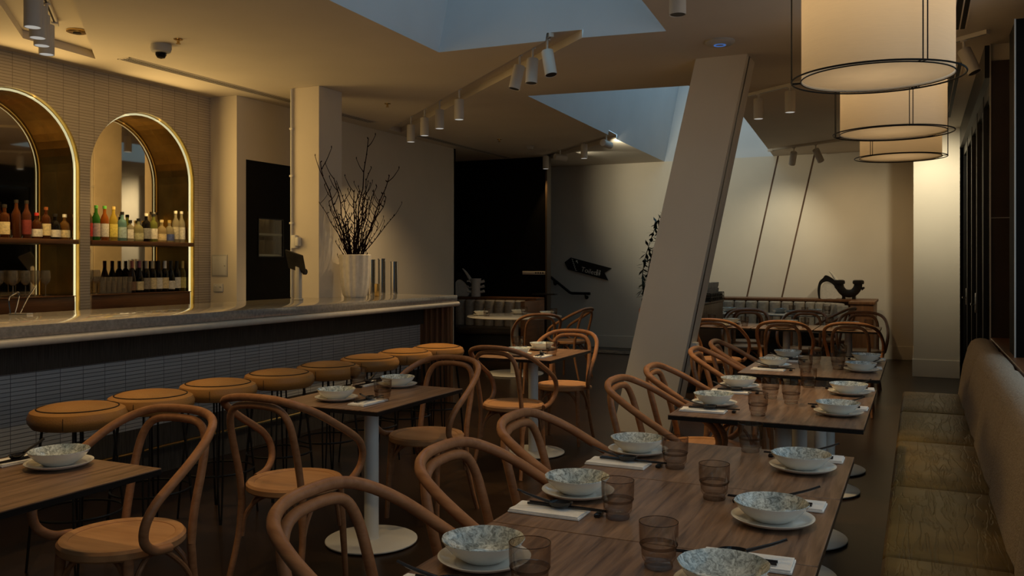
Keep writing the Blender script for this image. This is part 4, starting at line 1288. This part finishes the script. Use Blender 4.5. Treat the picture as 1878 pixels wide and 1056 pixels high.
for p, q in zip(st, st[1:]):
    b.box(min(p[0], q[0]) - .004, max(p[0], q[0]) + .004, min(p[1], q[1]) - .004, max(p[1], q[1]) + .004, .0085, .0098)
b.xf(tilt @ mt).build('stair_symbol', M['sign_white'], t, False)
b = MB().prism([(-.245, .085), (-.205, .085), (-.217, .073), (-.193, .049), (-.203, .039), (-.227, .063), (-.239, .051)][::-1], .0085, .0098, tilt @ mt)
b.build('arrow_symbol', M['sign_white'], t, False)
for k, x in enumerate((.175, .225)):
    b = MB()
    b.lathe([(0, 0), (.012, 0), (.012, .0013), (0, .0013)], 14, (x, .012, .0085))
    if k == 0: b.box(x - .012, x + .012, -.06, -.004, .0085, .0098)
    else: b.prism([(x - .016, -.05), (x + .016, -.05), (x + .008, -.004), (x - .008, -.004)], .0085, .0098).box(x - .006, x + .006, -.066, -.05, .0085, .0098)
    b.box(x - .009, x - .002, -.07, -.05, .0085, .0098).box(x + .002, x + .009, -.07, -.05, .0085, .0098)
    b.xf(tilt @ mt).build('person_symbol', M['sign_white'], t, False)
b = MB().box(.1985, .2015, -.07, .03, .0085, .0098)
b.xf(tilt @ mt).build('divider_line', M['sign_white'], t, False)

t = thing('handrail', 'black wall handrail descending under the toilets sign', 'handrail', (-5.40, 14.02, .91))
MB().tube([(-.6, 0, .42), (-.43, 0, .30), (-.04, 0, .012), (0, 0, 0), (.04, 0, -.001), (.33, 0, -.003)], .024, 12).build('rail', M['black'], t)
for x, z in ((-.34, .23), (.24, 0)):
    MB().tube(cr([(x, 0, z - .02), (x, .01, z - .06), (x, .07, z - .07)], 3), .01, 8).lathe([(0, 0), (.032, 0), (.032, .012), (0, .012)], 16, mtx=Matrix.Translation((x, .068, z - .07)) @ Matrix.Rotation(R(-90), 4, 'X')).build('bracket', M['black'], t)
t = thing('wall_plaque', 'narrow pale plaque at the edge of the black wall', 'plaque', (-5.51, 12.65, 1.245))
MB().box(-.20, .20, -.012, 0, 0, .055, .003).build('board', M['cream_stone'], t)
for k in range(4): MB().box(.02 + .04 * k, .045 + .04 * k, -.0135, -.011, .016, .040).build('pictogram', M['dark'], t, False)
t = thing('wall_ledge', 'small black ledge at the right end of the black wall', 'ledge', (-5.32, 12.57, .93))
MB().box(-.17, .21, -.06, .08, 0, .025, .004).build('ledge_board', M['black'], t)
MB().tube([(-.08, .07, -.10), (-.08, -.03, 0)], .008, 6).build('bracket', M['black'], t)
MB().tube([(.0, .07, -.10), (.0, -.03, 0)], .008, 6).build('bracket', M['black'], t)

t = thing('door_mat', 'small dark patterned mat on the floor before the toilets wall', 'mat', (-4.55, 13.35, 0))
MB().box(-.5, .5, -.28, .28, 0, .008, .003).build('mat_body', M['mat'], t)
MB().box(-.5, .5, -.28, -.255, .008, .010).box(-.5, .5, .255, .28, .008, .010).build('mat_border', M['dark'], t)

t = thing('planter', 'tall terracotta planter half hidden by the leaning column', 'planter', (-3.36, 11.9, 0))
MB().lathe([(0, 0), (.15, 0), (.19, .3), (.21, .62), (.205, .78), (.19, .80), (.17, .79), (.16, .6), (0, .55)], 36).build('pot', M['terracotta'], t)
pt = thing('potted_plant', 'tall trailing dark-leaved plant rising behind the leaning column', 'plant', (-3.36, 11.9, .7))
rb = random.Random(11)
for s in range(5):
    bx = rb.uniform(-.06, .06)
    top = (-.20 + .15 * s, 0, 1.35 - .12 * s)
    pts = cr([(bx, 0, -.1), (bx - .15 + .05 * s, 0, .36), (bx - .14 + .06 * s, .02, .72), (bx - .03 + .07 * s, .03, 1.1), (bx + .10 + .06 * s, 0, 1.4 + .05 * s)], 5)
    MB().tube(pts, [.008, .004], 6).build('stem', M['leaf'], pt)
    b = MB()
    for k in range(95):
        f = rb.uniform(.08, 1)
        p = Vector(pts[int(f * (len(pts) - 1))])
        d = Vector((rb.uniform(-1, 1), rb.uniform(-1, 1), rb.uniform(-.9, .5))).normalized()
        ln = rb.uniform(.09, .16)
        sd = d.cross(Vector((0, 0, 1))).normalized() * .022
        a0 = p + d * .01
        mid = a0 + d * ln * .5
        vs = [b.bm.verts.new(q) for q in (a0, mid + sd, a0 + d * ln, mid - sd)]
        b.bm.faces.new(vs)
    b.build('leaves', M['leaf'], pt, recalc=False)

# ------------------------------------------------------------------ pendant lamps
LR, SR, LH = .375, .33, .58
def pendant(x, y, z, near, label):
    t = thing('pendant_lamp', label, 'lamp', (x, y, z), 0, 'drum pendant lamps over the bench')
    sh = MB().lathe([(SR, 0), (SR, LH)], 64).build('lamp_shade', M['shade'], t)
    MB().lathe([(0, .012), (SR - .004, .012)], 64).build('diffuser', M['diffuser'], sh)
    MB().lathe([(0, LH - .01), (SR - .004, LH - .01)], 48).build('top_cover', M['shade'], sh)
    def ring(r, zz, q): return MB().tube([(r * math.cos(2 * PI * k / 72), r * math.sin(2 * PI * k / 72), zz) for k in range(72)], q, 8, True)
    ring(LR, 0, .0042).build('outer_ring', M['black'], t)
    ring(LR, LH, .0042).build('outer_ring', M['black'], t)
    ring(SR + .003, 0, .003).build('inner_ring', M['black'], t)
    ring(SR + .003, LH, .003).build('inner_ring', M['black'], t)
    for k in range(3):
        for s in (-1, 1):
            a = R(near + 120 * k) + s * .028
            c, q = math.cos(a), -math.sin(a)
            MB().tube([(LR * c, LR * q, 0), (LR * c, LR * q, LH)], .0028, 6).build('rod', M['black'], t)
            MB().tube([(SR * c, SR * q, 0), (LR * c, LR * q, 0)], .0026, 6).build('spoke', M['black'], t)
    MB().tube([(0, 0, LH - .01), (0, 0, CZ - z - .03)], .005, 8).build('cord', M['black'], t)
    MB().lathe([(0, CZ - z - .03), (.05, CZ - z - .03), (.055, CZ - z), (0, CZ - z)], 24).build('ceiling_rose', M['black'], t)
    MB().lathe([(0, .24), (.03, .26), (.042, .30), (.03, .34), (.02, .38), (0, .38)], 20).build('bulb', M['lens'], t)
    point('pendant_bulb_light', (0, 0, .36), 5.2, (1.0, .70, .38), .09, t)
    return t
pendant(-.179, 4.385, 2.288, 57, 'large white drum pendant in black wire frame, nearest of three')
pendant(-.159, 6.38, 2.300, 72, 'white drum pendant in black wire frame, middle of three')
pendant(-.147, 8.372, 2.353, 126, 'white drum pendant in black wire frame, farthest of three')

# ------------------------------------------------------------------ track lights and ceiling fittings
def track(pts, label):
    (x0, y0), (x1, y1) = pts
    z = CZ + .03
    d = Vector((x1 - x0, y1 - y0, 0)); ln = d.length; a = math.atan2(d.y, d.x)
    return x0, y0, ln, a
def rail(x0, y0, x1, y1, z, label):
    ln = math.hypot(x1 - x0, y1 - y0)
    a = math.atan2(y1 - y0, x1 - x0)
    t = thing('light_track', label, 'track', (x0, y0, z), a, 'lighting tracks')
    MB().box(0, ln, -.018, .018, 0, .03, .002).build('rail', M['light_body'], t)
    MB().box(.02, ln - .02, -.006, .006, -.001, .003).build('groove', M['dark'], t)
    MB().box(0, .09, -.022, .022, -.01, .03, .003).build('feed_box', M['light_body'], t)
    return t
HEAD = {}
def head_body(label, base, q, lit):
    """the cylinder and its lens; later heads share the first one's meshes"""
    t = thing('track_light', label, 'light', base, 0, 'spotlights on the lighting tracks')
    t.rotation_euler = q.to_euler()
    if lit not in HEAD:
        bo = MB().lathe([(0, .0), (.0405, .0), (.0405, -.006), (.047, -.012), (.047, .18), (.044, .184), (0, .184)], 28).build('body', M['light_body'], t)
        le = MB().lathe([(0, -.0105), (.041, -.0105)], 24).build('lens', M['lens'] if lit else M['dark'], t)
        HEAD[lit] = (bo.data, le.data)
    else:
        for n, me in zip(('body', 'lens'), HEAD[lit]):
            o = bpy.data.objects.new(n, me)
            COL.objects.link(o)
            o.parent = t
    return t
def head(x, y, top, zr, label, lit=True, aim=None, power=0.0, cone=50, color=WARM2, blend=.6, up=.184):
    """cylinder spot hung under its rail at zr; (x, y, top) is the top of the body; aim is a world point"""
    p = Vector((x, y, top))
    if aim is None: d = Vector((0, 0, -1))
    else: d = (Vector(aim) - p).normalized()
    q = d.to_track_quat('-Z', 'Y')
    base = p + d * .184 if abs(d.z) > .75 else p + d * .09 + Vector((0, 0, -.06))
    o = head_body(label, base, q, lit)
    # stem, built in the head's own frame
    inv = q.inverted()
    a = inv @ (p + Vector((0, 0, .01)) - base)
    if abs(d.z) <= .75: a = Vector((0, 0, .09))
    c = inv @ (Vector((x, y, zr)) - base)
    MB().tube([a, c], .009, 8).build('stem', M['light_body'], o)
    MB().box(-.022, .022, -.014, .014, -.012, .0, .002, mtx=inv.to_matrix().to_4x4()).xf(Matrix.Translation(c)).build('adapter', M['light_body'], o)
    if power > 0:
        l = bpy.data.lights.new('spot_beam', 'SPOT')
        l.energy, l.color = power, color
        l.spot_size, l.spot_blend, l.shadow_soft_size = R(cone), blend, .03
        s = bpy.data.objects.new('spot_beam', l)
        COL.objects.link(s)
        s.parent = o
        s.location = (0, 0, -.02)
        s.visible_camera = False
        s.visible_glossy = False
    return o
SP = 60
RZ = CZ + .03
rail(-5.6, 4.28, -3.4, 2.25, RZ, 'ceiling light track in the slot over the bar')
for k, (x, y) in enumerate(((-4.656, 3.41), (-4.85, 3.585), (-5.0, 3.725), (-5.18, 3.893))):
    head(x, y, 2.99, RZ, 'white cylinder spotlight over the bar, %s' % ('nearest of four', 'second of four', 'third of four', 'farthest of four')[k], True, None, 75 if k in (0, 2) else 0, 75)
def slot_y(x): return 9.231 - .9166 * (x + 6.011) + .055
rail(-5.75, slot_y(-5.75), -2.5, slot_y(-2.5), RZ, 'long light track in the slot beside the large skylight')
for k, x in enumerate((-5.33, -4.93, -4.53, -4.07)):
    head(x, slot_y(x), 3.025, RZ, 'white vertical spotlight on the long track, %s' % ('farthest', 'second from the far end', 'third from the far end', 'nearest of the four')[k], True, None, 48, 125)
for k, (x, aim) in enumerate(((-2.957, (-3.55, 6.1, 0)), (-2.762, (-2.85, 6.1, 0)), (-2.56, (-1.9, 5.8, 0)))):
    head(x, slot_y(x), 3.04, RZ, 'tilted white spotlight under the skylight corner, %s of three' % ('leftmost', 'middle', 'rightmost')[k], False, aim, 80, 65)
rail(-5.3, 12.55, -3.72, 10.95, RZ, 'light track in the slot by the far skylight')
head(-5.25, 12.50, 3.085, RZ, 'white vertical spotlight in front of the black wall', True, None, 45, 60)
head(-4.84, 12.08, 3.06, RZ, 'white spotlight turned flat beside the black wall', False, (-3.3, 14.1, 2.8), 16, 75, SOFT)
head(-4.24, 11.48, 3.085, RZ, 'white vertical spotlight at the middle of the far track', True, None, 55, 60)
head(-3.74, 10.97, 3.06, RZ, 'white spotlight aimed at the far wall beside the skylight', False, (-3.15, 14.1, 2.75), 95, 78, SOFT)
rail(-1.75, 8.96, -.35, 7.88, CZ - .03, 'light track on the ceiling right of the leaning column')
for k, (x, y) in enumerate(((-1.413, 8.703), (-1.085, 8.449))):
    head(x, y, 3.025, CZ - .03, 'white vertical spotlight right of the leaning column, %s of two' % ('left', 'right')[k], True, None, 85, 80)
rail(-2.0, 13.2, -.55, 12.27, CZ - .03, 'light track on the ceiling before the far wall')
head(-1.611, 12.949, 3.0, CZ - .03, 'white spotlight tilted to the left before the far wall', False, (-2.0, 14.1, 1.6), 35, 90, SOFT, blend=1.0)
head(-1.296, 12.748, 3.0, CZ - .03, 'white spotlight with lit lens tilted to the right before the far wall', True, (-.6, 14.1, 1.2), 24, 120, blend=1.0)
rail(.05, 7.46, .45, 7.10, CZ - .03, 'short light track by the glazed doors')
head(.30, 7.235, 3.0, CZ - .03, 'white spotlight tilted beside the nearest drum pendant', False, (.9, 7.0, 1.5), 0, 60)
rail(.0, 11.0, .25, 10.8, CZ - .03, 'short light track before the white pier')
head(.12, 10.9, 2.98, CZ - .03, 'white spotlight aimed at the white pier', False, (.2, 12.1, 2.25), 95, 95, SOFT, blend=.9)
head(-1.233, 4.857, 3.025, CZ, 'white spotlight at the top edge right of the skylight', False, None, 115, 70)
for x, y, p, nm in ((-2.45, 1.9, 40, 'added unseen white spotlight over the near-left table'), (-2.75, 2.9, 46, 'added unseen white spotlight over the middle two-seat table'), (-3.75, 2.7, 20, 'added unseen white spotlight over the bar stools'), (-.62, 1.6, 16, 'added unseen white spotlight over the nearest bench-row table'), (-.62, 2.7, 16, 'added unseen white spotlight over the third bench-row table')):
    head(x, y, 3.0, CZ, nm, True, None, p, 105, WARM2)  # heads added above the view to brighten tables and stools

t = thing('dome_camera', 'white dome security camera on the ceiling over the bar', 'camera', (-5.26, 4.92, CZ))
MB().lathe([(0, 0), (.075, 0), (.078, -.03), (.07, -.055), (.052, -.062), (0, -.062)], 32).build('housing', M['grey'], t)
MB().lathe([(.042, -.06), (.040, -.08), (.028, -.10), (0, -.108)], 24).build('dome', M['tinted'], t)
def sprinkler():
    t = thing('sprinkler', '', 'sprinkler')
    MB().lathe([(0, 0), (.035, 0), (.03, -.006), (.012, -.008), (.01, -.03), (0, -.03)], 20).build('body', M['brass'], t)
    MB().lathe([(0, -.036), (.018, -.036), (.018, -.033), (0, -.033)], 14).build('deflector', M['brass'], t)
    MB().tube([(.008, 0, -.028), (.012, 0, -.031), (.006, 0, -.035)], .002, 5).build('frame', M['brass'], t)
    return t
for (x, y), lb in (((-5.01, 4.85), 'beside the dome camera'), ((-5.05, 7.74), 'above the branches'), ((-5.13, 10.6), 'before the black wall')):
    inst('sprinkler', sprinkler, 'small ceiling sprinkler ' + lb, (x, y, CZ), group='ceiling sprinklers')
t = thing('ceiling_disc', 'dark round ceiling disc in the slot over the bar', 'disc', (-5.68, 4.52, CZ + .06))
MB().lathe([(0, 0), (.075, 0), (.075, -.012), (.06, -.018), (0, -.018)], 28).build('cover', M['brass'], t)
MB().lathe([(0, -.017), (.03, -.017), (.028, -.024), (0, -.025)], 18).build('sensor', M['dark'], t)
t = thing('smoke_detector', 'white smoke detector before the black wall', 'detector', (-5.03, 11.4, CZ))
MB().lathe([(0, 0), (.06, 0), (.062, -.02), (0, -.02)], 24).build('base', M['grey'], t)
MB().lathe([(.045, -.02), (.04, -.045), (0, -.05)], 24).build('cap', M['grey'], t)
t = thing('access_point', 'white round wireless box on the ceiling above the leaning column', 'router', (-1.357, 6.611, CZ))
MB().lathe([(0, 0), (.11, 0), (.112, -.012), (.09, -.03), (0, -.033)], 40).build('housing', M['grey'], t)
MB().lathe([(.032, -.0325), (.045, -.0322), (.045, -.035), (.032, -.0352)], 28).build('indicator_ring', M['blue_led'], t)
def vent(x0, x1, y0, y1, label, n=4):
    t = thing('ceiling_vent', label, 'vent', ((x0 + x1) / 2, (y0 + y1) / 2, CZ), 0, 'slot vents in the ceiling')
    hx, hy = (x1 - x0) / 2, (y1 - y0) / 2
    f = MB().box(-hx, -hx + .012, -hy, hy, -.004, 0).box(hx - .012, hx, -hy, hy, -.004, 0).box(-hx, hx, -hy, -hy + .012, -.004, 0).box(-hx, hx, hy - .012, hy, -.004, 0)
    f.build('frame', M['ceiling'], t, False)
    MB().box(-hx + .012, hx - .012, -hy + .012, hy - .012, -.0012, -.0006).build('slot', M['black_paint'], t, False)
    for k in range(1, n):
        x = -hx + 2 * hx * k / n
        MB().box(x - .004, x + .004, -hy + .012, hy - .012, -.004, -.001).build('blade', M['ceiling'], t, False)
vent(-5.95, -5.81, 5.11, 8.70, 'long slot vent in the ceiling over the bar back')
vent(-6.0, -5.86, 9.85, 12.6, 'slot vent in the ceiling running to the black wall')
vent(.17, .31, 5.3, 7.02, 'slot vent behind the nearest drum pendant', 3)
vent(.20, .34, 8.15, 11.2, 'slot vent above the glazed doors', 3)
